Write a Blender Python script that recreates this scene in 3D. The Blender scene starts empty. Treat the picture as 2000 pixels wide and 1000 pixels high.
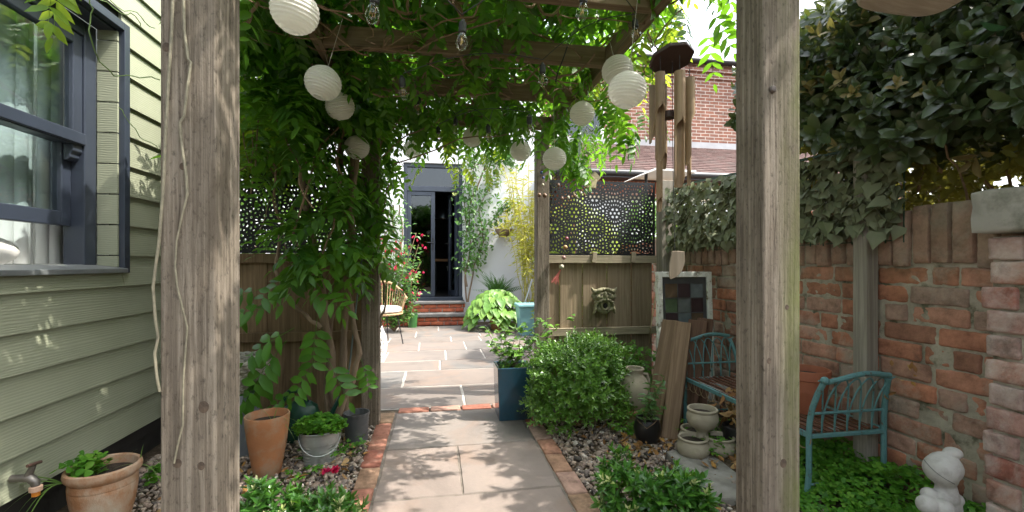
import bpy, bmesh, math, random
import numpy as np
from mathutils import Vector, Matrix, noise
rng = np.random.default_rng(11); random.seed(11)
S = bpy.context.scene; COL = S.collection
PI = math.pi; R = math.radians
# ---------------------------------------------------------------- camera model
H = 1.05; F = 889.0; TH = math.atan(150/889); ST, CT = math.sin(TH), math.cos(TH)
CAM = Vector((0, 0, H))
def ray(px, py):
    u = (px-1000)/F
    return Vector((ST+u*CT, CT-u*ST, (515-py)/F))
def gp(px, py, z=0.0):
    r = ray(px, py); return CAM + r*((z-H)/r.z)
def atY(px, py, Y):
    r = ray(px, py); return CAM + r*(Y/r.y)
def atX(px, py, X):
    r = ray(px, py); return CAM + r*(X/r.x)
def atZ(px, py, Z):
    return CAM + ray(px, py)*Z
# ---------------------------------------------------------------- scene helpers
def tag(o, label=None, cat=None, group=None, kind=None):
    if label: o['label'] = label
    if cat: o['category'] = cat
    if group: o['group'] = group
    if kind: o['kind'] = kind
    return o
def thing(name, label, cat, loc=(0, 0, 0), group=None):
    o = bpy.data.objects.new(name, None); COL.objects.link(o)
    o.location = loc; o.empty_display_size = .1
    return tag(o, label, cat, group)
def copy_tree(o, parent=None):
    c = o.copy(); COL.objects.link(c); c.parent = parent
    for ch in list(o.children): copy_tree(ch, c)
    return c
def wloc(o):
    v = Vector((0, 0, 0))
    while o: v += o.location; o = o.parent
    return v
def link(name, me, m, parent=None, origin=None):
    """vertices are in world space; origin (or the parent's position) becomes the local zero"""
    o = bpy.data.objects.new(name, me); COL.objects.link(o)
    org = Vector(origin) if origin is not None else (wloc(parent) if parent else Vector((0, 0, 0)))
    if org.length > 0: me.transform(Matrix.Translation(-org))
    if parent:
        o.parent = parent
        if origin is not None: o.location = org - wloc(parent)
    else: o.location = org
    if m: me.materials.append(m)
    return o
def smooth(me, ang=None):
    me.polygons.foreach_set('use_smooth', [True]*len(me.polygons))
    if ang:
        try: me.set_sharp_from_angle(angle=R(ang))
        except Exception: pass
def frame_from(d, up=Vector((0, 0, 1))):
    d = d.normalized()
    if abs(d.dot(up)) > .98: up = Vector((1, 0, 0))
    a = d.cross(up).normalized(); b = a.cross(d).normalized()
    return a, b
class MB:
    def __init__(s): s.v = []; s.f = []
    def add(s, vs, fs):
        o = len(s.v); s.v += [tuple(v) for v in vs]; s.f += [tuple(i+o for i in f) for f in fs]; return s
    def box(s, a, b):
        x0, y0, z0 = a; x1, y1, z1 = b
        return s.add([(x0,y0,z0),(x1,y0,z0),(x1,y1,z0),(x0,y1,z0),(x0,y0,z1),(x1,y0,z1),(x1,y1,z1),(x0,y1,z1)],
              [(0,3,2,1),(4,5,6,7),(0,1,5,4),(1,2,6,5),(2,3,7,6),(3,0,4,7)])
    def obox(s, c, size, rot=(0, 0, 0)):
        M = Matrix.Translation(Vector(c)) @ Matrix.Rotation(rot[2], 4, 'Z') @ Matrix.Rotation(rot[1], 4, 'Y') @ Matrix.Rotation(rot[0], 4, 'X')
        t = MB().box([-k/2 for k in size], [k/2 for k in size])
        return s.add([M @ Vector(v) for v in t.v], t.f)
    def bar(s, p, q, w, h, up=(0, 0, 1), taper=1):
        p, q = Vector(p), Vector(q); a, b = frame_from(q-p, Vector(up)); a = a*w/2; b = b*h/2
        vs = [p-a-b, p+a-b, p+a+b, p-a+b]; a = a*taper; b = b*taper
        vs += [q-a-b, q+a-b, q+a+b, q-a+b]
        return s.add(vs, [(0,1,2,3),(7,6,5,4),(0,4,5,1),(1,5,6,2),(2,6,7,3),(3,7,4,0)])
    def tube(s, pts, r, n=8, cap=True, flat=1.0):
        pts = [Vector(p) for p in pts]; N = len(pts)
        rr = r if hasattr(r, '__len__') else [r]*N
        vs = []; a = None
        for i, p in enumerate(pts):
            d = (pts[min(i+1, N-1)]-pts[max(i-1, 0)])
            if d.length < 1e-9: d = Vector((0, 0, 1))
            d.normalize()
            if a is None: a, b = frame_from(d)
            else:
                a = (a-d*a.dot(d))
                if a.length < 1e-6: a, b = frame_from(d)
                a.normalize(); b = a.cross(d)
            for k in range(n):
                t = 2*PI*k/n
                vs.append(p+a*math.cos(t)*rr[i]+b*math.sin(t)*rr[i]*flat)
        fs = []
        for i in range(N-1):
            for k in range(n):
                k2 = (k+1) % n
                fs.append((i*n+k, i*n+k2, (i+1)*n+k2, (i+1)*n+k))
        if cap: fs += [tuple(range(n))[::-1], tuple((N-1)*n+k for k in range(n))]
        return s.add(vs, fs)
    def lathe(s, prof, c=(0, 0, 0), n=32, sx=1, sy=1, close=True, rz=0, wob=None):
        c = Vector(c); vs = []; fs = []; N = len(prof); cr, sr = math.cos(rz), math.sin(rz)
        for i, (r, z) in enumerate(prof):
            for k in range(n):
                t = 2*PI*k/n; q = r*(wob(t, i) if wob else 1)
                x, y = q*math.cos(t)*sx, q*math.sin(t)*sy
                vs.append(c+Vector((x*cr-y*sr, x*sr+y*cr, z)))
        for i in range(N-1):
            for k in range(n):
                k2 = (k+1) % n
                fs.append((i*n+k, i*n+k2, (i+1)*n+k2, (i+1)*n+k))
        if close:
            if prof[0][0] > 1e-4: fs.append(tuple(range(n))[::-1])
            if prof[-1][0] > 1e-4: fs.append(tuple((N-1)*n+k for k in range(n)))
        return s.add(vs, fs)
    def ball(s, c, r, n=16, m=10, M=None):
        if not hasattr(r, '__len__'): r = (r, r, r)
        vs = []; fs = []
        for i in range(m+1):
            ph = -PI/2+PI*i/m
            for k in range(n):
                t = 2*PI*k/n
                v = Vector((r[0]*math.cos(ph)*math.cos(t), r[1]*math.cos(ph)*math.sin(t), r[2]*math.sin(ph)))
                if M: v = M @ v
                vs.append(Vector(c)+v)
        for i in range(m):
            for k in range(n):
                k2 = (k+1) % n
                fs.append((i*n+k, i*n+k2, (i+1)*n+k2, (i+1)*n+k))
        return s.add(vs, fs)
    def prism(s, poly, off):
        """closed planar polygon (list of 3-D points) extruded by vector off"""
        n = len(poly); off = Vector(off)
        vs = [Vector(p) for p in poly]+[Vector(p)+off for p in poly]
        return s.add(vs, [tuple(range(n))[::-1], tuple(range(n, 2*n))]+[(i, (i+1) % n, n+(i+1) % n, n+i) for i in range(n)])
    def build(s, name, m, parent=None, origin=None, sm=False, ang=40, bevel=0, segs=2):
        me = bpy.data.meshes.new(name); me.from_pydata(s.v, [], s.f); me.update()
        bm = bmesh.new(); bm.from_mesh(me); bmesh.ops.recalc_face_normals(bm, faces=bm.faces); bm.to_mesh(me); bm.free()
        if sm: smooth(me, ang)
        o = link(name, me, m, parent, origin)
        if bevel:
            b = o.modifiers.new('Bevel', 'BEVEL'); b.width = bevel; b.segments = segs; b.limit_method = 'ANGLE'
        return o
def npmesh(name, V, Fq, m, parent=None, origin=None, sm=True):
    """numpy mesh with faces of one size"""
    me = bpy.data.meshes.new(name); nv = len(V); nf, k = Fq.shape
    me.vertices.add(nv); me.vertices.foreach_set('co', V.astype(np.float32).ravel())
    me.loops.add(nf*k); me.loops.foreach_set('vertex_index', Fq.astype(np.int32).ravel())
    me.polygons.add(nf); me.polygons.foreach_set('loop_start', np.arange(0, nf*k, k, dtype=np.int32))
    try: me.polygons.foreach_set('loop_total', np.full(nf, k, dtype=np.int32))
    except Exception: pass
    if sm: me.polygons.foreach_set('use_smooth', np.ones(nf, dtype=bool))
    me.update(calc_edges=True); me.validate()
    return link(name, me, m, parent, origin)
# ---------------------------------------------------------------- leaves
def leaf(L=1.0, W=.4, fold=.18, droop=.25, prof=((0, .08), (.3, .95), (.65, .8), (1, .03)), wave=0):
    vs = []; qs = []
    for t, w in prof:
        x = L*t; z = -droop*L*t*t; y = W/2*w; f = fold*y*2
        vs += [(x, -y, z+f), (x, 0, z), (x, y, z+f)]
    for i in range(len(prof)-1):
        a = 3*i
        qs += [(a, a+1, a+4, a+3), (a+1, a+2, a+5, a+4)]
    return np.array(vs), np.array(qs)
def leaf_lo(L, W, fold=.2, droop=.2):
    return leaf(L, W, fold, droop, ((0, .12), (.5, 1), (1, .05)))
def basis(d, n):
    d = d/np.linalg.norm(d, axis=-1, keepdims=True)
    y = np.cross(n, d); ln = np.linalg.norm(y, axis=-1, keepdims=True)
    y = np.where(ln < 1e-4, np.array([0, 1., 0]), y/np.maximum(ln, 1e-6))
    z = np.cross(d, y)
    return np.stack([d, y, z], axis=-1)
def place(tpl, pos, d, n, sc):
    v, q = tpl; B = basis(d, n)
    V = np.einsum('nij,vj->nvi', B, v)*np.asarray(sc).reshape(-1, 1, 1)+pos[:, None, :]
    nv = len(v); Q = q[None]+(np.arange(len(pos))*nv)[:, None, None]
    return V.reshape(-1, 3), Q.reshape(-1, q.shape[1])
def merge(parts):
    Vs = []; Qs = []; o = 0
    for v, q in parts:
        Vs.append(v); Qs.append(q+o); o += len(v)
    return np.concatenate(Vs), np.concatenate(Qs)
def scatter(tpls, pos, d, n, sc):
    pos = np.asarray(pos, float); d = np.asarray(d, float); n = np.asarray(n, float); sc = np.broadcast_to(np.asarray(sc, float), (len(pos),))
    pick = rng.integers(0, len(tpls), len(pos)); out = []
    for i, t in enumerate(tpls):
        k = pick == i
        if k.any(): out.append(place(t, pos[k], d[k], n[k], sc[k]))
    return merge(out)
def unit(a): return a/np.maximum(np.linalg.norm(a, axis=-1, keepdims=True), 1e-6)
def rnd(n): return unit(rng.normal(size=(n, 3)))
def compound(pairs=5, L=.26, ll=.075, lw=.03, droop=.5, r=None):
    r = r or rng; parts = []
    for i in range(pairs+1):
        t = (.28+.72*i/pairs) if i < pairs else 1.0
        p = np.array([L*t, 0, -droop*L*t*t])
        sz = ll*(.8+.35*math.sin(PI*min(t, .97)))*r.uniform(.88, 1.1)
        for s in ((-1, 1) if i < pairs else (0,)):
            a = r.uniform(.95, 1.3)*s if s else r.uniform(-.15, .15)
            d = np.array([[math.cos(a), math.sin(a), -r.uniform(.15, .6)]])
            nn = np.array([[r.uniform(-.2, .2), -.25*s, 1.]])
            parts.append(place(leaf(1, lw/ll, .12, r.uniform(.05, .3), ((0, .1), (.22, .82), (.6, .85), (1, .02))), p[None], d, nn, [sz]))
    v, q = merge(parts)
    m = MB().tube([(0, 0, 0), (L*.5, 0, -droop*L*.25), (L, 0, -droop*L)], [.0016, .0013, .0007], 4, False)
    return merge([(v, q), (np.array(m.v), np.array(m.f))])
def shoot(n, L, W, stem, a0=.5, a1=1.2, lo=True, spiral=2.4, r=None):
    """growth axis along +x"""
    r = r or rng; parts = []
    for i in range(n):
        t = i/max(n-1, 1); th = i*spiral+r.uniform(-.2, .2); a = a1+(a0-a1)*t
        rad = np.array([0, math.cos(th), math.sin(th)])
        d = np.array([math.cos(a), 0, 0])+rad*math.sin(a); nn = np.array([math.sin(a), 0, 0])-rad*math.cos(a)
        s = r.uniform(.8, 1.1)*(1 if t < .7 else .75)
        tp = leaf_lo(L, W) if lo else leaf(L, W, .15, .25)
        parts.append(place(tp, np.array([[stem*t, 0, 0]]), d[None], nn[None], [s]))
    return merge(parts)
# ---------------------------------------------------------------- materials
class NT:
    def __init__(s, name):
        s.m = bpy.data.materials.new(name); s.m.use_nodes = True; s.t = s.m.node_tree; s.t.nodes.clear()
        s.out = s.n('ShaderNodeOutputMaterial')
    def n(s, typ, **kw):
        o = s.t.nodes.new(typ)
        for k, v in kw.items():
            if k in o.inputs.keys(): o.inputs[k].default_value = v
            else: setattr(o, k, v)
        return o
    def l(s, a, b): s.t.links.new(a, b)
    def coord(s, stretch=(1, 1, 1), which='Object', rot=(0, 0, 0)):
        tc = s.n('ShaderNodeTexCoord'); mp = s.n('ShaderNodeMapping'); mp.inputs['Scale'].default_value = stretch; mp.inputs['Rotation'].default_value = rot
        s.l(tc.outputs[which], mp.inputs['Vector']); return mp.outputs[0]
    def noise(s, vec, scale, detail=4, rough=.55, dist=0):
        o = s.n('ShaderNodeTexNoise'); o.inputs['Scale'].default_value = scale; o.inputs['Detail'].default_value = detail
        o.inputs['Roughness'].default_value = rough; o.inputs['Distortion'].default_value = dist
        if vec is not None: s.l(vec, o.inputs['Vector'])
        return o.outputs['Fac']
    def ramp(s, fac, stops):
        o = s.n('ShaderNodeValToRGB'); e = o.color_ramp.elements
        while len(e) < len(stops): e.new(.5)
        for k, (p, c) in enumerate(stops):
            e[k].position = p; e[k].color = tuple(c)+(1,) if len(c) == 3 else c
        s.l(fac, o.inputs['Fac']); return o.outputs['Color']
    def mix(s, fac, a, b, typ='MIX'):
        o = s.n('ShaderNodeMix'); o.data_type = 'RGBA'; o.blend_type = typ
        for sock, v in ((o.inputs['Factor'], fac), (o.inputs['A'], None), (o.inputs['B'], None)):
            pass
        s._set(o.inputs[0], fac); s._set(o.inputs[6], a); s._set(o.inputs[7], b); return o.outputs[2]
    def _set(s, sock, v):
        if hasattr(v, 'is_linked') or isinstance(v, bpy.types.NodeSocket): s.l(v, sock)
        elif hasattr(v, '__len__'): sock.default_value = tuple(v)+(1,) if len(v) == 3 else v
        else: sock.default_value = v
    def math(s, op, a, b=None, clamp=False):
        o = s.n('ShaderNodeMath'); o.operation = op; o.use_clamp = clamp
        s._set(o.inputs[0], a)
        if b is not None: s._set(o.inputs[1], b)
        return o.outputs[0]
    def island(s):
        return s.n('ShaderNodeNewGeometry').outputs['Random Per Island']
    def bump(s, h, strength=.3, dist=.01, normal=None):
        o = s.n('ShaderNodeBump'); o.inputs['Strength'].default_value = strength; o.inputs['Distance'].default_value = dist
        s.l(h, o.inputs['Height'])
        if normal is not None: s.l(normal, o.inputs['Normal'])
        return o.outputs[0]
    def pbr(s, col, rough=.6, metal=0, normal=None, spec=.5, coat=0, out=True):
        p = s.n('ShaderNodeBsdfPrincipled'); s._set(p.inputs['Base Color'], col); s._set(p.inputs['Roughness'], rough)
        p.inputs['Metallic'].default_value = metal; p.inputs['Specular IOR Level'].default_value = spec
        p.inputs['Coat Weight'].default_value = coat
        if normal is not None: s.l(normal, p.inputs['Normal'])
        if out: s.l(p.outputs[0], s.out.inputs['Surface'])
        return p
def sc(c, k): return tuple(min(1, x*k) for x in c)
def simple(name, c, rough=.6, var=.2, scale=6, bump=.15, bscale=60, metal=0, dirt=None, dscale=4, dlo=.5, dhi=.7, spec=.5, coat=0, island=0, stretch=(1, 1, 1)):
    t = NT(name); v = t.coord(stretch)
    n = t.noise(v, scale, 5); col = t.ramp(n, [(.3, sc(c, 1-var)), (.7, sc(c, 1+var))])
    if island:
        k = t.ramp(t.island(), [(0, (1-island,)*3), (1, (1+island,)*3)]); col = t.mix(1, col, k, 'MULTIPLY')
    if dirt is not None:
        d = t.noise(v, dscale, 6, .65); col = t.mix(t.ramp(d, [(dlo, (0, 0, 0)), (dhi, (1, 1, 1))]), col, dirt)
    nb = t.bump(t.noise(v, bscale, 6, .6), bump, .004) if bump else None
    t.pbr(col, rough, metal, nb, spec, coat); return t.m
def wood(name, c1, c2, axis='z', gs=1.0, knots=True, dirt=None, dlo=.55, dhi=.75, rough=.85, bump=.35, island=0, dax=None):
    t = NT(name); st = {'z': (22, 22, .9), 'x': (.9, 22, 22), 'y': (22, .9, 22)}[axis]
    v = t.coord(tuple(k*gs for k in st)); g = t.noise(v, 3.2, 8, .62, .6)
    g2 = t.noise(t.coord(tuple(k*gs*.25 for k in st)), 2.5, 3, .5, .4)
    col = t.ramp(g, [(.25, sc(c1, .7)), (.45, c1), (.6, c2), (.8, sc(c2, 1.15))])
    col = t.mix(.5, col, t.ramp(g2, [(.3, sc(c1, .85)), (.7, sc(c2, 1.05))]))
    if island: col = t.mix(1, col, t.ramp(t.island(), [(0, (1-island,)*3), (1, (1+island,)*3)]), 'MULTIPLY')
    h = g
    if knots:
        ks = {'z': (5.2, 5.2, 2.3), 'x': (2.3, 5.2, 5.2), 'y': (5.2, 2.3, 5.2)}[axis]
        vo = t.n('ShaderNodeTexVoronoi'); vo.inputs['Scale'].default_value = 1.15; t.l(t.coord(ks), vo.inputs['Vector'])
        k = t.ramp(vo.outputs['Distance'], [(0, (.9,)*3), (.055, (.9,)*3), (.075, (.35,)*3), (.14, (0,)*3)])
        col = t.mix(k, col, sc(c1, .28))
    if dirt is not None:
        d = t.noise(t.coord((1.5, 1.5, .8)), 2.2, 7, .65); col = t.mix(t.ramp(d, [(dlo, (0,)*3), (dhi, (.75,)*3)]), col, dirt)
    fine = t.noise(t.coord(tuple(k*gs*2 for k in st)), 4, 6, .7)
    nb = t.bump(fine, bump, .003, t.bump(g, bump, .006)); t.pbr(col, rough, 0, nb, .25); return t.m
def leafmat(name, cols, trans, tf=.35, rough=.42, spec=.4, back=None):
    t = NT(name); isl = t.island(); N = len(cols)
    col = t.ramp(isl, [(k/max(N-1, 1), c) for k, c in enumerate(cols)])
    nz = t.noise(t.coord(), 9, 3); col = t.mix(1, col, t.ramp(nz, [(.3, (.82,)*3), (.7, (1.18,)*3)]), 'MULTIPLY')
    if back is not None:
        g = t.n('ShaderNodeNewGeometry'); col = t.mix(g.outputs['Backfacing'], col, back)
    nb = t.bump(t.noise(t.coord(), 160, 2), .12, .002)
    p = t.pbr(col, rough, 0, nb, spec, out=False)
    tr = t.n('ShaderNodeBsdfTranslucent'); tc = t.mix(1, trans, t.ramp(isl, [(0, (.75,)*3), (1, (1.15,)*3)]), 'MULTIPLY'); t.l(tc, tr.inputs['Color'])
    mx = t.n('ShaderNodeMixShader'); mx.inputs[0].default_value = tf
    t.l(p.outputs[0], mx.inputs[1]); t.l(tr.outputs[0], mx.inputs[2]); t.l(mx.outputs[0], t.out.inputs['Surface']); return t.m
def glassmat(name, tint=(.85, .9, .9), refl=.35, rough=.02, ior=1.45):
    """window glass: fresnel mirror over clear"""
    t = NT(name); g = t.n('ShaderNodeBsdfGlossy'); g.inputs['Roughness'].default_value = rough; g.inputs['Color'].default_value = (.95, .97, 1, 1)
    tr = t.n('ShaderNodeBsdfTransparent'); tr.inputs['Color'].default_value = tint+(1,)
    ge = t.n('ShaderNodeNewGeometry'); vm = t.n('ShaderNodeVectorMath'); vm.operation = 'DOT_PRODUCT'; t.l(ge.outputs['Normal'], vm.inputs[0]); t.l(ge.outputs['Incoming'], vm.inputs[1])
    c = t.math('SUBTRACT', 1, t.math('ABSOLUTE', vm.outputs['Value']), True); f5 = t.math('POWER', c, 4)
    fac = t.math('ADD', t.math('MULTIPLY', f5, 1-refl), refl, True); mx = t.n('ShaderNodeMixShader')
    t.l(fac, mx.inputs[0]); t.l(tr.outputs[0], mx.inputs[1]); t.l(g.outputs[0], mx.inputs[2]); t.l(mx.outputs[0], t.out.inputs['Surface']); return t.m
def brickmat(name, cols, mortar=False, pale=(.5, .46, .41), plo=.56, phi=.74, green=None, dark=True, bump=.6):
    t = NT(name); v = t.coord(); isl = t.island(); N = len(cols)
    col = t.ramp(isl, [(k/(N-1), c) for k, c in enumerate(cols)])
    n1 = t.noise(v, 14, 8, .7); col = t.mix(1, col, t.ramp(n1, [(.25, (.42,)*3), (.5, (1,)*3), (.75, (1.5,)*3)]), 'MULTIPLY')
    n2 = t.noise(v, 3.1, 9, .72, .5); col = t.mix(t.ramp(n2, [(plo, (0,)*3), (phi, (.8,)*3)]), col, pale)
    n3 = t.noise(v, 5.3, 9, .75); 
    if dark: col = t.mix(t.ramp(n3, [(.55, (0,)*3), (.72, (.75,)*3)]), col, (.06, .05, .042))
    if green is not None:
        sx = t.n('ShaderNodeSeparateXYZ'); t.l(v, sx.inputs[0]); zz = t.math('MULTIPLY', t.math('SUBTRACT', sx.outputs[2], green[0]), green[1], True)
        col = t.mix(t.math('MULTIPLY', zz, t.ramp(t.noise(v, 4, 7, .7), [(.35, (0,)*3), (.6, (.8,)*3)])), col, green[2])
    nb = t.bump(t.noise(v, 70, 8, .7), bump, .004, t.bump(n1, bump, .008)); t.pbr(col, .92, 0, nb, .15); return t.m
def brickshader(name, c1, c2, mor, scale=1.0, axis='xz', bw=.225, bh=.075, ms=.008):
    t = NT(name); tc = t.n('ShaderNodeTexCoord'); sx = t.n('ShaderNodeSeparateXYZ'); t.l(tc.outputs['Object'], sx.inputs[0])
    cb = t.n('ShaderNodeCombineXYZ'); t.l(sx.outputs[0 if axis == 'xz' else 1], cb.inputs[0]); t.l(sx.outputs[2], cb.inputs[1])
    b = t.n('ShaderNodeTexBrick'); b.inputs['Scale'].default_value = scale; b.inputs['Brick Width'].default_value = bw; b.inputs['Row Height'].default_value = bh
    b.inputs['Mortar Size'].default_value = ms; b.inputs['Mortar Smooth'].default_value = .2; b.inputs['Bias'].default_value = -.1
    t._set(b.inputs['Color1'], c1); t._set(b.inputs['Color2'], c2); t._set(b.inputs['Mortar'], mor); t.l(cb.outputs[0], b.inputs['Vector'])
    n = t.noise(t.coord(), 9, 6, .65); n0 = t.noise(t.coord(), 1.3, 3)
    col = t.mix(1, b.outputs['Color'], t.ramp(n, [(.25, (.65,)*3), (.75, (1.3,)*3)]), 'MULTIPLY'); col = t.mix(1, col, t.ramp(n0, [(.3, (.85,)*3), (.7, (1.12,)*3)]), 'MULTIPLY')
    inv = t.math('SUBTRACT', 1, b.outputs['Fac']); t.pbr(col, .9, 0, t.bump(inv, .5, .006), .2); return t.m
def roughwood(name, c1, c2, algae=False):
    t = NT(name); g = t.noise(t.coord((34, 34, .8)), 2.6, 9, .66, .5); col = t.ramp(g, [(.28, sc(c1, .75)), (.46, c1), (.62, c2), (.8, sc(c2, 1.15))])
    bl = t.noise(t.coord((1, 1, .55)), 7, 7, .65); col = t.mix(1, col, t.ramp(bl, [(.3, (.68, .66, .62)), (.5, (1, 1, 1)), (.7, (1.2, 1.18, 1.15))]), 'MULTIPLY')
    pit = t.noise(t.coord((1, 1, .5)), 95, 6, .7); col = t.mix(1, col, t.ramp(pit, [(.32, (.45,)*3), (.46, (1,)*3)]), 'MULTIPLY')
    cr = t.noise(t.coord((16, 16, .45)), 1.7, 5, .55, 1.2); crm = t.ramp(cr, [(.488, (1,)*3), (.5, (.3,)*3), (.512, (1,)*3)]); mk = t.ramp(t.noise(t.coord(), 3.1, 2), [(.5, (0,)*3), (.6, (1,)*3)])
    col = t.mix(mk, col, t.mix(1, col, crm, 'MULTIPLY'))
    vo = t.n('ShaderNodeTexVoronoi'); vo.inputs['Scale'].default_value = 1.1; t.l(t.coord((6.5, 6.5, 2.6)), vo.inputs['Vector'])
    col = t.mix(t.ramp(vo.outputs['Distance'], [(0, (.85,)*3), (.05, (.75,)*3), (.085, (.3,)*3), (.16, (0,)*3)]), col, sc(c1, .3))
    if algae:
        sx = t.n('ShaderNodeSeparateXYZ'); t.l(t.coord(), sx.inputs[0]); e = t.math('MULTIPLY', t.math('SUBTRACT', sx.outputs[0], .035), 16, True)
        col = t.mix(t.math('MULTIPLY', e, t.ramp(t.noise(t.coord((1, 1, .3)), 9, 6, .65), [(.35, (0,)*3), (.62, (.85,)*3)])), col, (.15, .17, .055))
    nb = t.bump(pit, .7, .003, t.bump(bl, .5, .008, t.bump(g, .6, .005, t.bump(crm, .5, .004)))); t.pbr(col, .9, 0, nb, .2); return t.m
# ---------------------------------------------------------------- shared materials
M = {}
M['post'] = wood('timber post wood', (.135, .10, .07), (.245, .192, .142), 'z', dirt=(.17, .155, .105), dlo=.52, dhi=.8)
M['nearpost'] = roughwood('rough sawn post', (.152, .126, .098), (.255, .219, .175)); M['algaepost'] = roughwood('rough sawn post with algae', (.152, .126, .098), (.255, .219, .175), True)
M['beamx'] = wood('beam wood', (.14, .10, .06), (.25, .19, .125), 'x', dirt=(.13, .12, .075))
M['beamy'] = wood('rail wood', (.14, .10, .06), (.25, .19, .125), 'y', dirt=(.13, .12, .075))
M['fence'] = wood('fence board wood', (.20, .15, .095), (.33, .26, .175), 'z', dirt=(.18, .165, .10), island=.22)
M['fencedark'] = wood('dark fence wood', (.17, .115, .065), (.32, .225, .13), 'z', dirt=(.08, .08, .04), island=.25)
M['railx'] = wood('fence rail wood', (.24, .2, .14), (.38, .33, .23), 'x', dirt=(.17, .18, .10))
M['greypost'] = wood('grey post wood', (.20, .18, .145), (.34, .31, .26), 'z', dirt=(.17, .19, .12))
M['black'] = simple('black powder coat', (.012, .013, .015), .45, .1, bump=0)
M['anth'] = simple('anthracite paint', (.030, .038, .055), .38, .12, 4, .05, 40)
M['glass'] = glassmat('window glass', (.8, .86, .86), .12)
M['dark'] = simple('dark interior', (.02, .018, .016), .8, .2, bump=0)
M['soil'] = simple('potting soil', (.035, .024, .016), .95, .4, 40, 1, 90)
M['terra'] = simple('terracotta', (.40, .175, .08), .8, .18, 5, .3, 80, dirt=(.34, .25, .17), dscale=7, dlo=.46, dhi=.66, spec=.2)
M['terraold'] = simple('weathered terracotta', (.34, .17, .085), .85, .2, 4, .4, 70, dirt=(.42, .35, .27), dscale=4, dlo=.42, dhi=.62, spec=.2)
M['white'] = simple('white paint', (.75, .75, .72), .55, .05, 3, .1, 40)
M['stone'] = simple('pale cast stone', (.38, .335, .25), .9, .18, 7, .45, 60, dirt=(.14, .13, .085), dscale=6, dlo=.5, dhi=.75, spec=.2)
M['greenstone'] = simple('mossy cast stone', (.25, .235, .15), .9, .25, 8, .5, 60, dirt=(.09, .085, .05), dscale=9, dlo=.5, dhi=.72, spec=.2)
M['blackpot'] = simple('black glazed pot', (.014, .013, .013), .35, .3, 6, .1)
M['bark'] = simple('vine bark', (.21, .15, .10), .9, .4, 12, .8, 60, stretch=(1, 1, .2))
M['twig'] = simple('brown twigs', (.21, .14, .085), .85, .3, 20, .3)
M['greenstem'] = simple('green stems', (.12, .2, .05), .6, .3, 20, .1)
M['wire'] = simple('dark wire', (.015, .015, .015), .6, .1, bump=0)
# foliage
M['wist'] = leafmat('wisteria leaf', [(.024, .075, .013), (.034, .10, .015), (.05, .125, .018), (.038, .105, .018), (.065, .145, .02)], (.27, .60, .03), .36, .42, .35)
M['wistlime'] = leafmat('sunlit wisteria leaf', [(.06, .17, .018), (.09, .21, .022), (.15, .25, .03)], (.5, .65, .05), .45, .42, .35)  # lit copy of the wisteria leaf, backlight put into the colour
M['hedge'] = leafmat('oleaster leaf', [(.026, .07, .03), (.04, .098, .038), (.06, .115, .04), (.032, .085, .048)], (.16, .2, .03), .16, .3, .7, back=(.055, .08, .035))
M['hedgeol'] = leafmat('oleaster young leaf', [(.17, .15, .05), (.21, .18, .06), (.12, .13, .045)], (.3, .27, .05), .2, .45, .4, back=(.22, .17, .07))
M['ivy'] = leafmat('artificial ivy leaf', [(.11, .13, .07), (.155, .17, .10), (.21, .225, .14), (.13, .15, .07)], (.12, .14, .05), .1, .55, .3)
M['box'] = leafmat('privet leaf', [(.065, .165, .026), (.105, .24, .034), (.17, .33, .05), (.08, .19, .03)], (.25, .48, .05), .25, .28, .7)
M['euon'] = leafmat('euonymus leaf', [(.035, .11, .02), (.055, .165, .026), (.085, .22, .03)], (.2, .42, .03), .25, .28, .55)
M['cream'] = leafmat('cream variegated leaf', [(.5, .52, .22), (.42, .5, .16), (.6, .6, .33)], (.5, .5, .2), .25, .4, .4)
M['clover'] = leafmat('clover leaf', [(.035, .13, .012), (.055, .18, .015), (.085, .235, .02), (.13, .27, .03)], (.25, .5, .03), .28, .5, .3)
M['hosta'] = leafmat('hosta leaf', [(.10, .24, .04), (.15, .30, .05), (.21, .36, .07)], (.35, .55, .06), .28, .4, .45)
M['climb'] = leafmat('climber leaf', [(.04, .11, .026), (.06, .15, .035), (.09, .19, .045)], (.25, .45, .05), .3, .4, .4)
M['bamboo'] = leafmat('golden bamboo leaf', [(.38, .38, .05), (.46, .42, .06), (.30, .36, .05)], (.6, .6, .06), .4, .5, .3)
M['fern'] = leafmat('fern leaf', [(.03, .10, .02), (.045, .13, .03)], (.2, .4, .05), .3, .5, .3)
M['red'] = leafmat('crimson petal', [(.5, .01, .05), (.6, .02, .09), (.42, .01, .10)], (.7, .03, .1), .25, .45, .3)
M['dead'] = leafmat('fallen leaf', [(.30, .17, .07), (.24, .12, .05), (.40, .27, .13), (.45, .25, .07), (.2, .1, .05)], (.3, .18, .06), .15, .8, .15)
M['grassblade'] = leafmat('strap leaf', [(.08, .16, .03), (.13, .22, .05), (.06, .12, .03)], (.25, .4, .05), .25, .4, .4)

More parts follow.
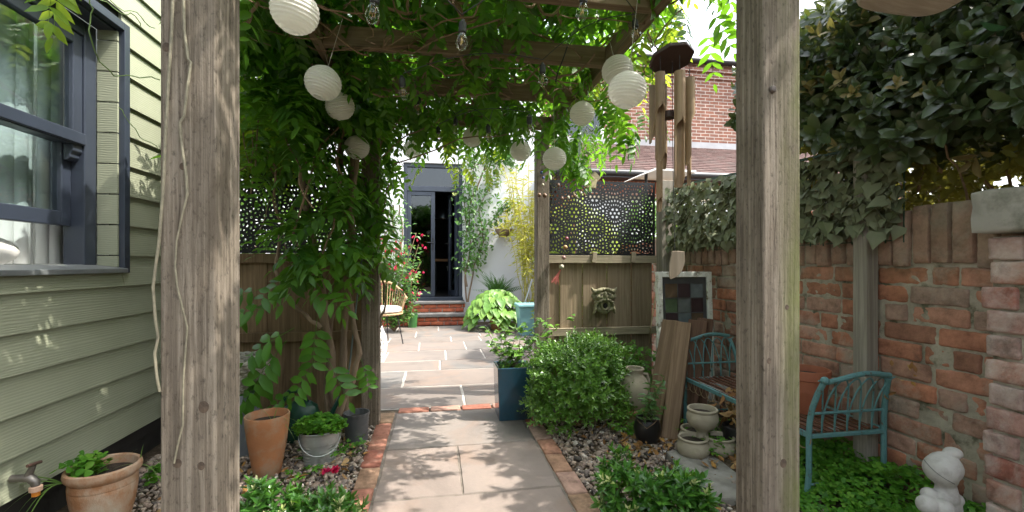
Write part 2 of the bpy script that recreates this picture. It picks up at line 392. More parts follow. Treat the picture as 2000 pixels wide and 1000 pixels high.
# ---------------------------------------------------------------- world, sun, camera
SUN = Vector((.86, -.24, 1.36)).normalized()
el = math.asin(SUN.z); az = math.atan2(SUN.x, SUN.y)
w = bpy.data.worlds.new('World'); S.world = w; w.use_nodes = True
nt = w.node_tree; nt.nodes.clear()
sk = nt.nodes.new('ShaderNodeTexSky'); sk.sky_type = 'NISHITA'; sk.sun_disc = False; sk.sun_elevation = el; sk.sun_rotation = az
sk.air_density = 1.0; sk.dust_density = 3.0; sk.ozone_density = .6
bg = nt.nodes.new('ShaderNodeBackground'); bg.inputs['Strength'].default_value = .15
wo = nt.nodes.new('ShaderNodeOutputWorld'); hs_ = nt.nodes.new('ShaderNodeHueSaturation'); hs_.inputs['Saturation'].default_value = .38; hs_.inputs['Value'].default_value = 1.12; nt.links.new(sk.outputs[0], hs_.inputs['Color']); nt.links.new(hs_.outputs[0], bg.inputs[0]); nt.links.new(bg.outputs[0], wo.inputs[0])
sl = bpy.data.lights.new('sun', 'SUN'); sl.energy = 2.0; sl.angle = R(.53); sl.color = (1, .94, .85)
so = bpy.data.objects.new('sun', sl); COL.objects.link(so); so.rotation_euler = (-SUN).to_track_quat('-Z', 'Y').to_euler(); so.location = (6, -2, 9)
cam = bpy.data.cameras.new('camera'); cam.sensor_width = 36; cam.lens = 36*F/2000; cam.shift_y = 15/2000; cam.clip_start = .02; cam.clip_end = 500
co = bpy.data.objects.new('camera', cam); COL.objects.link(co); co.location = CAM; co.rotation_euler = (PI/2, 0, -TH); S.camera = co
S.view_settings.view_transform = 'Standard'; S.view_settings.look = 'None'; S.view_settings.gamma = 1; S.view_settings.exposure = 2.2
S.cycles.max_bounces = 10; S.cycles.diffuse_bounces = 5; S.cycles.transparent_max_bounces = 16; S.cycles.transmission_bounces = 6
S.cycles.sample_clamp_indirect = 6

# ---------------------------------------------------------------- ground
def ss(x): x = min(1, max(0, x)); return x*x*(3-2*x)
def gz(x, y):
    z = 0.0
    if x > .7: z = .07*ss((x-1.15)/.6)*ss((2.55-y)/.7)+.03*ss((x-1.2)/.6)
    return z
t = NT('earth'); v = t.coord(); n = t.noise(v, 25, 8, .7)
t.pbr(t.ramp(n, [(.3, (.04, .028, .018)), (.5, (.10, .075, .052)), (.7, (.2, .165, .125))]), .95, 0, t.bump(t.noise(v, 90, 8, .7), 1, .012), .1); M['earth'] = t.m
xs = np.concatenate([[-60, -20, -8], np.linspace(-3, 3, 61), [8, 20, 60]]); ys = np.concatenate([[-60, -15, -4], np.linspace(0, 4, 51), [6, 9, 20, 60]])
V = np.array([(x, y, -.012+gz(x, y) if -1 < y < 4 else -.012) for y in ys for x in xs])
nx = len(xs); Q = np.array([(j*nx+i, j*nx+i+1, (j+1)*nx+i+1, (j+1)*nx+i) for j in range(len(ys)-1) for i in range(nx-1)])
tag(npmesh('ground', V, Q, M['earth']), 'bare brown earth under the gravel beds', 'ground', kind='structure')
# sandstone flags
def slabmat(name, cols):
    t = NT(name); v = t.coord(); isl = t.island()
    c = t.ramp(isl, [(k/(len(cols)-1), q) for k, q in enumerate(cols)])
    c = t.mix(1, c, t.ramp(t.noise(v, 2.6, 7, .65, .8), [(.3, (.78,)*3), (.5, (1, 1, 1)), (.72, (1.16, 1.12, 1.08))]), 'MULTIPLY')
    c = t.mix(t.ramp(t.noise(v, 1.7, 6, .6, 1.2), [(.52, (0,)*3), (.66, (.55,)*3)]), c, (.235, .165, .125))
    c = t.mix(t.ramp(t.noise(v, 60, 6, .7), [(.56, (0,)*3), (.75, (.45,)*3)]), c, (.16, .14, .125))
    wv = t.noise(v, 7, 6, .6, 1.5)
    t.pbr(c, .78, 0, t.bump(t.noise(v, 110, 6, .7), .35, .003, t.bump(wv, .5, .006)), .3); return t.m
M['slab'] = slabmat('sandstone flag', [(.165, .146, .131), (.188, .158, .139), (.15, .143, .135), (.176, .15, .132), (.162, .154, .145)])
M['slabcool'] = slabmat('path flag', [(.235, .198, .175), (.265, .215, .187), (.215, .195, .18), (.25, .204, .177)])
M['pointing'] = simple('pale pointing', (.36, .335, .30), .9, .2, 12, .4, 60)
def slab(mb, x0, y0, x1, y1, z=0, g=.006, th=.03, jit=.0025):
    a = [(x0+g, y0+g), (x1-g, y0+g), (x1-g, y1-g), (x0+g, y1-g)]
    n = 7; top = []
    for i in range(4):
        p, q = Vector(a[i]), Vector(a[(i+1) % 4]); d = (q-p); m = max(3, int(d.length/.07)); pr = Vector((-d.y, d.x)).normalized()
        for k in range(m):
            w_ = p+d*(k/m)+pr*(0 if k == 0 else random.uniform(0, .006)); top.append((w_.x, w_.y))
    z += random.uniform(-jit, jit); N = len(top); cx, cy = (x0+x1)/2, (y0+y1)/2
    ins = [(x+(cx-x)*.012, y+(cy-y)*.012) for x, y in top]
    mb.add([(x, y, z-th) for x, y in top]+[(x, y, z-.004) for x, y in top]+[(x, y, z) for x, y in ins],
           [(i, (i+1) % N, N+(i+1) % N, N+i) for i in range(N)]+[(N+i, N+(i+1) % N, 2*N+(i+1) % N, 2*N+i) for i in range(N)]+[tuple(2*N+i for i in range(N))])
px0, px1 = -.272, .585
mb = MB(); rows = [3.27, 2.64, 2.08, 1.50, .92, .3]
spl = [[px0, px1], [px0, .125, px1], [px0, px1], [px0, .2, px1], [px0, px1]]
for i in range(5):
    for k in range(len(spl[i])-1): slab(mb, spl[i][k], rows[i+1], spl[i][k+1], rows[i], 0, .003)
tag(mb.build('garden_path', M['slabcool'], bevel=0), 'sandstone flag path under the pergola', 'path', kind='structure')
tag(MB().box((px0-.01, .3, -.05), (px1+.01, 3.3, -.003)).build('path_bedding', simple('tan path mortar', (.17, .145, .12), .95, .3, 14, .5)), 'mortar bed between the path flags', 'path', kind='structure')
# patio: random coursed rectangles
mb = MB(); y = 3.39; k = 0
widths = {0: [-3.2, -2.3, -1.45, -.62, .22, .62, 1.25, 1.95], 1: [-3.2, -2.6, -1.7, -.88, -.28, .66, 1.5, 1.95], 2: [-3.2, -2.2, -1.5, -.6, .05, .85, 1.5, 1.95],
          3: [-3.2, -2.4, -1.2, -.55, .12, .55, 1.15, 1.95], 4: [-3.2, -2.7, -1.6, -.8, -.2, .38, .95, 1.95]}
for hh in (.58, .60, .45, .58, .60, .44, .58, .56):
    ww = widths[k % 5]
    if k == 0: ww = [-3.2, -2.3, -1.45, -.62, .22, .89, 1.25, 1.95]
    for i in range(len(ww)-1): slab(mb, ww[i], 3.66 if (k == 0 and ww[i] > .8) else y, ww[i+1], y+hh, 0, .0065)
    y += hh; k += 1
tag(mb.build('patio', M['slab']), 'sunny pink sandstone patio before the white house', 'patio', kind='structure')
tag(MB().box((-3.2, 3.385, -.06), (.9, 3.65, -.004)).box((-3.2, 3.6501, -.06), (1.95, y, -.004)).build('patio_bedding', M['pointing']), 'pale pointing between the patio flags', 'patio', kind='structure')
# ---------------------------------------------------------------- bricks
def brick(mb, c, s, rz=0, jit=.004, seg=(4, 2, 3), rough=.003, rx=0):
    """one weathered brick: box lattice surface with soft edges and noise"""
    def ax(n, e):
        return [-1, -1+e]+[(-1+e)+(2-2*e)*i/n for i in range(1, n)]+[1-e, 1]
    X, Y, Z = ax(seg[0], .09), ax(seg[1], .12), ax(seg[2], .2); ix = {}; vs = []; fs = []
    off = Vector((random.uniform(0, 99), random.uniform(0, 99), random.uniform(0, 99)))
    tilt = random.uniform(-jit, jit)*2; M_ = Matrix.Rotation(rz+random.uniform(-1, 1)*jit*2, 4, 'Z') @ Matrix.Rotation(rx, 4, 'X') @ Matrix.Rotation(tilt, 4, 'Y')
    c = Vector(c)+Vector((random.uniform(-jit, jit), random.uniform(-jit, jit), random.uniform(-jit, jit)*.4))
    def vert(i, j, k):
        if (i, j, k) in ix: return ix[i, j, k]
        p = [X[i], Y[j], Z[k]]; e = [i in (0, len(X)-1), j in (0, len(Y)-1), k in (0, len(Z)-1)]
        q = Vector((p[0]*s[0]/2, p[1]*s[1]/2, p[2]*s[2]/2))
        if sum(e) >= 2:
            for a in range(3):
                if e[a]: q[a] -= math.copysign(.0024*(1.3 if sum(e) == 3 else 1), p[a])
        nv = noise.noise_vector(q*55+off)*rough*.8+noise.noise_vector(q*11+off)*rough*.8
        vs.append(M_ @ (q+nv)+c); ix[i, j, k] = len(vs)-1; return ix[i, j, k]
    nX, nY, nZ = len(X)-1, len(Y)-1, len(Z)-1
    for i in range(nX):
        for j in range(nY):
            for k in (0, nZ): fs.append((vert(i, j, k), vert(i+1, j, k), vert(i+1, j+1, k), vert(i, j+1, k)))
    for i in range(nX):
        for k in range(nZ):
            for j in (0, nY): fs.append((vert(i, j, k), vert(i+1, j, k), vert(i+1, j, k+1), vert(i, j, k+1)))
    for j in range(nY):
        for k in range(nZ):
            for i in (0, nX): fs.append((vert(i, j, k), vert(i, j+1, k), vert(i, j+1, k+1), vert(i, j, k+1)))
    mb.add(vs, fs)
M['oldbrick'] = brickmat('old garden brick', [(.22, .115, .08), (.34, .155, .10), (.42, .18, .11), (.36, .21, .155), (.29, .21, .17), (.38, .155, .09)], pale=(.42, .38, .32), plo=.50, phi=.70, green=(.85, 2.2, (.17, .165, .10)))
M['coping'] = brickmat('coping brick', [(.27, .165, .12), (.34, .205, .15), (.30, .22, .17)], pale=(.38, .34, .27), plo=.5, phi=.75, green=(.9, 1.4, (.17, .155, .10)))
M['pierbrick'] = brickmat('pier brick', [(.30, .155, .115), (.37, .20, .15), (.32, .22, .19), (.28, .11, .08), (.40, .24, .17)], pale=(.52, .45, .40), plo=.42, phi=.62, dark=True)
M['pathbrick'] = brickmat('edging brick', [(.30, .12, .085), (.36, .17, .12), (.27, .22, .14), (.33, .14, .10), (.40, .3, .24)], pale=(.42, .33, .25), plo=.55, phi=.8, dark=True, bump=.35)
M['stepbrick'] = brickmat('step brick', [(.32, .085, .05), (.40, .12, .065), (.36, .10, .06)], pale=(.45, .3, .22), plo=.62, phi=.85, dark=True, bump=.3)
M['mortar'] = simple('old lime mortar', (.36, .32, .25), .95, .3, 18, 1, 50, dirt=(.10, .095, .06), dscale=9, dlo=.48, dhi=.64)
# brick edging, laid end to end
ed = thing('brick_edging', 'single line of reddish bricks edging the flag path and crossing its far end', 'edging', (0, 2.5, 0)); ed['kind'] = 'structure'
mb = MB()
for x in (px0-.058, px1+.058):
    y = 3.30
    while y > .35:
        L = random.uniform(.205, .235); brick(mb, (x, y-L/2, -.028), (.10, L-.012, .07), jit=.003, seg=(2, 4, 2), rough=.002); y -= L
x = -.26
while x < .6:
    brick(mb, (x+.11, 3.335, -.029), (.213, .095, .07), jit=.003, seg=(4, 2, 2), rough=.002); x += .225
mb.build('brick', M['pathbrick'], ed, sm=True, ang=60)
# ---------------------------------------------------------------- garden wall on the shady side
WX = 1.97
gw = thing('garden_wall', 'old red brick garden wall with upright brick coping behind the teal bench', 'wall', (WX, 2.3, 0))
mb = MB(); z = .0; row = 0
while z < 1.03:
    y = .9-random.uniform(0, .2)-(row % 2)*.11
    while y < 3.85:
        L = .105 if (random.random() < .22) else .222
        brick(mb, (WX+.05+random.uniform(-.004, .006), y+L/2, z+.04), (.10, L-random.uniform(.006, .013), .0705), jit=.0035, seg=(1, 9, 5), rough=.0034); y += L+.003
    z += .08; row += 1
mb.build('brickwork', M['oldbrick'], gw, sm=True, ang=60)
mb = MB(); y = .9
while y < 3.85:
    wd = random.uniform(.07, .082); brick(mb, (WX+.07+random.uniform(-.008, .004), y+wd/2, 1.165+random.uniform(-.012, .008)), (.16, wd-.008, .235), jit=.003, seg=(1, 5, 9), rough=.003); y += wd+.004
mb.build('coping', M['coping'], gw, sm=True, ang=60)
# mortar: undulating recessed sheet
ny, nz = 150, 64; V = []; 
for j in range(nz):
    for i in range(ny):
        yy = .8+3.1*i/(ny-1); zz = -.1+1.375*j/(nz-1)
        V.append((WX+.007+.010*noise.noise(Vector((yy*9, zz*9, 3)))+.006*noise.noise(Vector((yy*40, zz*40, 8))), yy, zz))
Q = np.array([(j*ny+i, j*ny+i+1, (j+1)*ny+i+1, (j+1)*ny+i) for j in range(nz-1) for i in range(ny-1)])
npmesh('mortar', np.array(V), Q, M['mortar'], gw)
MB().box((WX+.03, .8, -.1), (WX+.2, 3.9, 1.27)).build('core', M['mortar'], gw)
M['bwall'] = brickshader('boundary brick', (.30, .12, .07), (.24, .10, .065), (.3, .27, .22), axis='yz')
MB().box((WX+.02, 3.9, -.1), (WX+.2, 7.4, 1.25)).build('far_stretch', M['bwall'], gw)
pr = thing('brick_pier', 'wide brick pier with a grey capstone beside the clover bed', 'pier', (1.97, 1.0, 0))
mb = MB(); z = 0; row = 0; PXF = 1.845
while z < 1.13:
    y = 1.262; first = True
    while y > .55:
        L = (.105 if row % 2 and first else random.choice((.222, .222, .18))); j = random.uniform(-.006, .012)
        brick(mb, (PXF+.055, y-L/2+(j if first else 0), z+.041), (.11, L-.011, .0715), jit=.0035, seg=(1, 9, 5), rough=.0038); y -= L+.002; first = False
    for xx in (PXF+.165, PXF+.27): brick(mb, (xx+.0, 1.262-.05, z+.041), (.1, .1, .0715), jit=.003, seg=(2, 2, 2))
    z += .0815; row += 1
mb.build('brickwork', M['pierbrick'], pr, sm=True, ang=60)
MB().box((PXF+.014, .5, -.1), (PXF+.36, 1.246, 1.14)).build('core', M['mortar'], pr)
mb = MB(); brick(mb, (PXF+.15, .94, 1.225), (.36, .69, .145), jit=.002, seg=(3, 6, 3), rough=.006)
mb.build('capstone', simple('grey capstone', (.34, .32, .28), .9, .15, 6, .6, 60, dirt=(.13, .13, .10), dscale=8), pr, sm=True, ang=60)
# ---------------------------------------------------------------- pergola
pg = thing('pergola', 'square timber pergola over the path carrying wisteria and paper lanterns', 'pergola', (.18, 2.2, 0))
def post(x0, y0, x1, y1, m='nearpost', z1=2.09, z0=-.05):
    return MB().box((x0, y0, z0), (x1, y1, z1)).build('post', M[m], pg, origin=(x0, y0, 0), bevel=.004)
post(-.535, 1.0, -.434, 1.116); p2 = post(.794, 1.0, .898, 1.104, 'algaepost'); post(-.47, 3.05, -.36, 3.155); post(.79, 3.50, .89, 3.605)
tag(p2, 'post with a greenish edge and one bolt head')
for x in (-.57, .882): MB().box((x, .72, 2.091), (x+.045, 3.72, 2.19)).build('side_rail', M['beamy'], pg, origin=(x, .7, 2.09), bevel=.003)
for y in (1.14, 1.73, 2.27, 2.815, 3.42):
    MB().box((-.523, y, 2.088), (.8805, y+.045, 2.186)).build('cross_beam', M['beamx'], pg, origin=(-.52+y*.37, y, 2.09), bevel=.003)
MB().box((-.75, 1.0, 2.193), (1.65, 1.05, 2.29)).build('front_beam', M['beamx'], pg, origin=(-.75, 1, 2.19), bevel=.003)
b = atY(1508, 175, 1.0); MB().lathe([(.009, 0), (.009, .004), (.006, .007), (0, .0075)], n=14).build('bolt', simple('dull bolt', (.12, .1, .09), .5, .2, metal=.6), pg, origin=(0, 0, 0))
bo = bpy.data.objects['bolt']; bo.location = b-wloc(pg); bo.rotation_euler = (PI/2, 0, 0)
# knots proud of the near posts
M['knot'] = simple('knot', (.085, .06, .042), .85, .5, 40, .6, 90)
for px, py, r in ((398, 795, .013), (393, 910, .009), (347, 905, .01), (325, 92, .01), (357, 325, .008), (1530, 905, 0.012), (1537, 600, .007), (1502, 705, .008)):
    k = atY(px, py, 1.0)
    kb = MB().lathe([(r*.8, -.003), (r*.75, .0003), (r*.4, .0006), (0, .0006)], n=18, sy=1.25).build('knot', M['knot'], pg, origin=(0, 0, 0), sm=True)
    kb.location = k-wloc(pg); kb.rotation_euler = (PI/2, 0, 0)
# ---------------------------------------------------------------- garden building with lap boards
SX = -1.54
M['clad'] = None
t = NT('sage lap board'); v = t.coord((9, 1.1, 14)); g = t.noise(v, 4.2, 6, .6, 2.2)
wv = t.n('ShaderNodeTexWave', wave_type='BANDS', bands_direction='Z'); wv.inputs['Scale'].default_value = 1.6; wv.inputs['Distortion'].default_value = 7; wv.inputs['Detail'].default_value = 3; wv.inputs['Detail Scale'].default_value = .7; t.l(t.coord((9, 1.3, 18)), wv.inputs['Vector'])
c = t.ramp(t.noise(t.coord(), 2.2, 4), [(.3, (.245, .262, .185)), (.7, (.285, .302, .215))]); c = t.mix(1, c, t.ramp(t.island(), [(0, (.93,)*3), (1, (1.07,)*3)]), 'MULTIPLY')
c = t.mix(1, c, t.ramp(wv.outputs['Fac'], [(.0, (.9,)*3), (.5, (1, 1, 1))]), 'MULTIPLY')
t.pbr(c, .55, 0, t.bump(wv.outputs['Fac'], .2, .003, t.bump(g, .1, .003)), .35); M['clad'] = t.m
sh = thing('garden_building', 'sage green lap boarded garden building with a dark sash window', 'building', (SX, 1.9, 0))
WY0, WY1, WZ0, WZ1 = .7, 2.52, 1.035, 2.19
mb = MB(); zb = .19; SYE = 3.12
def board(y0, y1, z0, hh=.168):
    mb.add([(SX+.021, y0, z0), (SX+.021, y1, z0), (SX+.003, y1, z0+hh), (SX+.003, y0, z0+hh), (SX-.003, y0, z0+.004), (SX-.003, y1, z0+.004), (SX-.008, y1, z0+hh), (SX-.008, y0, z0+hh)],
           [(0,1,2,3), (4,7,6,5), (0,4,5,1), (3,2,6,7), (0,3,7,4), (1,5,6,2)])
while zb < 2.9:
    top = zb+.15
    if zb+.01 > WZ0-.12 and zb < WZ1 and zb >= .93:
        board(WY1+.025, SYE, zb)
        if zb+.168 > WZ1+.02 and zb < WZ1: pass
    else: board(.2, SYE, zb)
    zb = top
board(.2, WY1+.025, .94, .085)
mb.build('cladding', M['clad'], sh)
MB().box((SX-.045, .2, .12), (SX-.01, WY0, 2.95)).box((SX-.045, WY1+.02, .12), (SX-.01, SYE, 2.95)).box((SX-.045, WY0, .12), (SX-.01, WY1+.02, WZ0-.02)).box((SX-.045, WY0, WZ1+.03), (SX-.01, WY1+.02, 2.95)).build('backing', M['dark'], sh)
# end return on the far side
mb = MB(); z = .19
while z < 2.9: mb.box((SX-1.6, SYE+.001, z), (SX-.02, SYE+.02, z+.147)); z += .15
mb.build('end_cladding', M['clad'], sh)
MB().box((SX-1.6, .2, -.05), (SX-.06, SYE-.02, .17)).build('underfloor_shade', simple('dark plinth', (.03, .028, .025), .9, .3, 8, .4), sh)  # near-black block stands in for the shade under the raised floor
MB().box((SX-.25, 0, 2.95), (SX+.06, SYE+.15, 3.05)).box((SX-1.9, 0, 2.95), (SX-1.35, SYE+.15, 3.05)).box((SX-1.35, 0, 2.95), (SX-.25, .5, 3.05)).box((SX-1.35, SYE-.15, 2.95), (SX-.25, SYE+.15, 3.05)).build('roof', M['anth'], sh)
MB().box((SX-1.36, .49, 3.052), (SX-.24, SYE-.14, 3.06)).build('added_skylight', M['glass'], sh)  # unseen roof opening, added to let sky light onto the curtain
# window: the recessed dark frame with two sashes
FX = SX-.085
wn = MB()
wn.box((FX-.09, WY1-.075, WZ0), (FX, WY1, WZ1)).box((FX-.09, WY0, WZ1-.07), (FX, WY1-.075, WZ1)).box((FX-.09, WY0, WZ0), (FX, WY0+.07, WZ1-.07))
win = wn.build('window', M['anth'], sh, origin=(FX, WY1, WZ0), bevel=.004)
mb = MB(); zz = .94
while zz < WZ1:
    mb.box((FX+.002, WY1+.001, max(zz+.004, WZ0)), (SX+.004, WY1+.013, min(zz+.148, WZ1))); zz += .15
rv = mb.build('reveal', M['clad'], win)
MB().box((SX-.006, WY1+.016, WZ0-.03), (SX+.028, WY1+.056, WZ1+.05)).box((SX-.006, WY0, WZ1+.011), (SX+.028, WY1+.015, WZ1+.05)).box((FX, WY0, WZ1+.001), (SX-.007, WY1+.014, WZ1+.012)).build('trim', M['anth'], win, bevel=.002)
MB().add([(FX-.02, WY0, WZ0-.012), (SX+.045, WY0, WZ0-.03), (SX+.045, WY1+.014, WZ0-.03), (FX-.02, WY1+.014, WZ0-.012), (FX-.02, WY0, WZ0+.012), (SX+.045, WY0, WZ0-.008), (SX+.045, WY1+.014, WZ0-.008), (FX-.02, WY1+.014, WZ0+.012)],
         [(0,3,2,1), (4,5,6,7), (0,1,5,4), (1,2,6,5), (2,3,7,6), (3,0,4,7)]).build('sill', simple('weathered sill', (.13, .14, .14), .4, .3, 5, .2), win, bevel=.003)
def sash(name, x, z0, z1, bot, top, y0, y1, wst=.055):
    f = MB().box((x-.04, y1-wst, z0), (x, y1, z1)).box((x-.04, y0, z0), (x, y0+wst, z1)).box((x-.04, y0+wst, z0), (x, y1-wst, z0+bot)).box((x-.04, y0+wst, z1-top), (x, y1-wst, z1))
    if name == 'upper_sash':   # the moulded horn under the meeting rail
        pr_ = [(0, .0), (.0, -.03), (-.012, -.045), (-.012, -.06), (-.024, -.075), (-.04, -.075), (-.04, 0)]
        f.prism([(x+a, y1-wst-.002, z0+b_) for a, b_ in pr_], (0, wst+.002, 0))
        f.box((x, y0, z0+.004), (x+.016, y1, z0+bot-.004))
    o = f.build(name, M['anth'], win, bevel=.004)
    MB().box((x-.025, y0+wst, z0+bot), (x-.019, y1-wst, z1-top)).build('pane', M['glass'], win)
    return o
sash('upper_sash', FX-.008, 1.60, 2.115, .062, .05, WY0+.07, WY1-.076)
sash('lower_sash', FX-.055, 1.225, 1.655, .065, .05, WY0+.07, WY1-.076)
# the room behind the window
rm = MB(); x0, x1, y0, y1, z0, z1 = SX-1.5, FX-.1, .3, SYE-.05, .6, 2.94
rm.add([(x0, y0, z0), (x1, y0, z0), (x1, y1, z0), (x0, y1, z0), (x0, y0, z1), (x1, y0, z1), (x1, y1, z1), (x0, y1, z1)], [(0,1,2,3), (0,3,7,4), (0,4,5,1), (3,2,6,7)])  # no ceiling, so light from the added roof opening gets in
rm.build('room', simple('room walls', (.5, .48, .45), .8, .1, bump=0), sh)
MB().box((FX-.16, WY0+.06, 1.0), (FX-.095, WY1, 1.03)).build('inner_sill', M['white'], sh)
bl = MB()
for k in range(37):
    y = WY0+.1+k*.062; bl.tube([(FX-.20+.018*math.sin(k*2.1), y, 1.05), (FX-.20+.018*math.sin(k*2.1+.4), y+.01, 2.25)], .034, 8, flat=.5)
bl.build('added_curtain', simple('added white cloth', (.78, .78, .76), .9, .05, bump=0), sh, sm=True)  # white folds added to brighten the panes in place of reflections
cu = MB(); cu.ball((FX-.145, 1.95, 1.10), (.05, .34, .085), 24, 14)
cu_o = cu.build('cushion', simple('white cushion cloth', (.62, .61, .58), .9, .1, 6, .5, 14), None, origin=(FX-.145, 1.95, 1.03), sm=True)
tag(cu_o, 'white cushion lying inside the raised sash window', 'cushion')
# ---------------------------------------------------------------- perforated screens
def voronoi_screen(x0, x1, z0, z1, bar=.0124):
    pts = []; cell = .205; sp = .0175
    cx = []
    i = 0; x = x0+.05
    while x < x1+.1:
        z = z0-.05+(.135 if i % 2 else 0)
        while z < z1+.15: cx.append((x, z)); z += .27
        x += cell*.86; i += 1
    rings = [(0, 1, 0), (.031, 12, 0), (.07, 22, 0), (.108, 26, .5), (.135, 26, 0)]
    acc = []
    for ri, (rad, n, ph) in enumerate(rings):
        for (a, b) in cx:
            for k in range(n):
                th = 2*PI*(k+ph)/n; p = (a+rad*math.cos(th), b+rad*math.sin(th))
                if not (x0-.03 < p[0] < x1+.03 and z0-.03 < p[1] < z1+.03): continue
                if ri and acc:
                    A = np.array(acc); 
                    if np.min((A[:, 0]-p[0])**2+(A[:, 1]-p[1])**2) < sp**2: continue
                acc.append(p)
    P = np.array(acc); mb = MB(); fr = .02
    bx0, bx1, bz0, bz1 = x0+fr, x1-fr, z0+fr, z1-fr
    for i, p in enumerate(P):
        if not (bx0 < p[0] < bx1 and bz0 < p[1] < bz1): continue
        poly = [(bx0, bz0), (bx1, bz0), (bx1, bz1), (bx0, bz1)]
        d = P-p; dd = (d**2).sum(1); near = np.argsort(dd)[1:22]
        for j in near:
            n_ = d[j]; c_ = dd[j]/2; out = []
            for k in range(len(poly)):
                a, b = poly[k], poly[(k+1) % len(poly)]
                da = (a[0]-p[0])*n_[0]+(a[1]-p[1])*n_[1]-c_; db = (b[0]-p[0])*n_[0]+(b[1]-p[1])*n_[1]-c_
                if da <= 0: out.append(a)
                if da*db < 0: t_ = da/(da-db); out.append((a[0]+(b[0]-a[0])*t_, a[1]+(b[1]-a[1])*t_))
            poly = out
            if len(poly) < 3: break
        pl = []
        for a in poly:
            if not pl or math.dist(a, pl[-1]) > .0012: pl.append(a)
        if len(pl) > 2 and math.dist(pl[0], pl[-1]) < .0012: pl.pop()
        if len(pl) < 3: continue
        n = len(pl); cxx = sum(a[0] for a in pl)/n; czz = sum(a[1] for a in pl)/n
        inr = min(abs((pl[(k+1) % n][0]-pl[k][0])*(czz-pl[k][1])-(pl[(k+1) % n][1]-pl[k][1])*(cxx-pl[k][0]))/max(1e-6, math.dist(pl[k], pl[(k+1) % n])) for k in range(n))
        s = max(.25, 1-bar/2/max(inr, 1e-4)) if inr > bar*.6 else None
        if s is None: mb.add([(a[0], 0, a[1]) for a in pl], [tuple(range(n))]); continue
        inn = []
        for k in range(n):
            a, b = pl[k], pl[(k+1) % n]
            for q in (.25, .75): inn.append((cxx+(a[0]+(b[0]-a[0])*q-cxx)*s, czz+(a[1]+(b[1]-a[1])*q-czz)*s))
        vs = [(a[0], 0, a[1]) for a in pl]+[(a[0], 0, a[1]) for a in inn]; fs = []
        for k in range(n):
            k2 = (k+1) % n; fs += [(k, k2, n+2*k+1, n+2*k), (k2, n+2*k2, n+2*k+1)]
        mb.add(vs, fs)
    for a, b in (((x0, z0), (x1, bz0)), ((x0, bz1), (x1, z1)), ((x0, bz0), (bx0, bz1)), ((bx1, bz0), (x1, bz1))):
        mb.add([(a[0], 0, a[1]), (b[0], 0, a[1]), (b[0], 0, b[1]), (a[0], 0, b[1])], [(0, 1, 2, 3)])
    return mb
def screen(x0, x1, z0, z1, Y, label):
    m = voronoi_screen(x0, x1, z0, z1); m.v = [(a, Y, c) for a, b, c in m.v]
    o = m.build('perforated_screen', M['black'], None, origin=((x0+x1)/2, Y, z0))
    s = o.modifiers.new('Solidify', 'SOLIDIFY'); s.thickness = .003; return tag(o, label, 'screen', 'perforated screens above the fences')
FYR, FYL = 3.62, 3.27
screen(.90, 1.84, 1.115, 1.735, FYR-.012, 'black perforated metal screen above the fence with the face plaque')
screen(-1.50, -.475, 1.12, 1.66, FYL-.012, 'black perforated metal screen half hidden by wisteria beside the garden building')
# ---------------------------------------------------------------- board fences
def fence(label, x0, x1, Y, ztop, m, rails, name='board_fence'):
    f = thing(name, label, 'fence', ((x0+x1)/2, Y, 0)); mb = MB(); x = x0; k = 0
    while x < x1-.02:
        w_ = min(random.uniform(.095, .115), x1-x); dy = .0 if k % 2 else .014
        mb.box((x, Y+dy, -.05), (x+w_-.001, Y+dy+.013, ztop-random.uniform(0, .006))); x += w_-.004*(k % 2); k += 1
    mb.build('board_panel', m, f, bevel=.0015)
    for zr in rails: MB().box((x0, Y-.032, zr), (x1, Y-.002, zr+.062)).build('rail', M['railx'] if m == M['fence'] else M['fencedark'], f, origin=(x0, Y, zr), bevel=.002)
    return f
fr_ = fence('pale close boarded fence panel carrying the stone face plaque', .905, 1.845, FYR, 1.115, M['fence'], (.46, 1.055))
MB().box((1.846, 3.50, -.05), (1.955, 3.60, 1.74)).build('post', M['greypost'], fr_, origin=(1.846, 3.5, 0), bevel=.003)
for px in (1160, 1236):
    p = atY(px, 505, FYR-.035); MB().obox((p.x, p.y-.008, p.z+.01), (.035, .02, .085), (0, R(8), 0)).build('batten', M['railx'], fr_, bevel=.002)
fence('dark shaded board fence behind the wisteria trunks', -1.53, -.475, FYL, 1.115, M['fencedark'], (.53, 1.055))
# ---------------------------------------------------------------- white house
HY = 8.3
M['render'] = simple('white painted render', (.70, .715, .735), .8, .035, 1.2, .5, 22)
hs = thing('white_house', 'white rendered house with anthracite double doors', 'house', (.0, HY, 0))
DX0, DX1, DZ0, DZ1 = -.56, .49, .415, 2.86
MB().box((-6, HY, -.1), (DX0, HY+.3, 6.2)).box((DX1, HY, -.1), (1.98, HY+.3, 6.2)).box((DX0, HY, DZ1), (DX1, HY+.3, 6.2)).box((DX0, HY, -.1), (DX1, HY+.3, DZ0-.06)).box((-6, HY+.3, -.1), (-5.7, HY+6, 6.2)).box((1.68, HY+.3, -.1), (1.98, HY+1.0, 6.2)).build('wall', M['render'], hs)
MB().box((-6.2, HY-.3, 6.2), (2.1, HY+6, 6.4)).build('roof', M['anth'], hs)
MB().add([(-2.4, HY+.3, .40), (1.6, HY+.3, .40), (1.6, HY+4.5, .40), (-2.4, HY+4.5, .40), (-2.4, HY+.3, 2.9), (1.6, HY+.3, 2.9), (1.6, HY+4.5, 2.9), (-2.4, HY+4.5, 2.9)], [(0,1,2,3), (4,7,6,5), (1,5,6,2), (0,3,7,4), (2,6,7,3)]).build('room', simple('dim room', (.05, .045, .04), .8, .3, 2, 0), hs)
fy = HY+.06
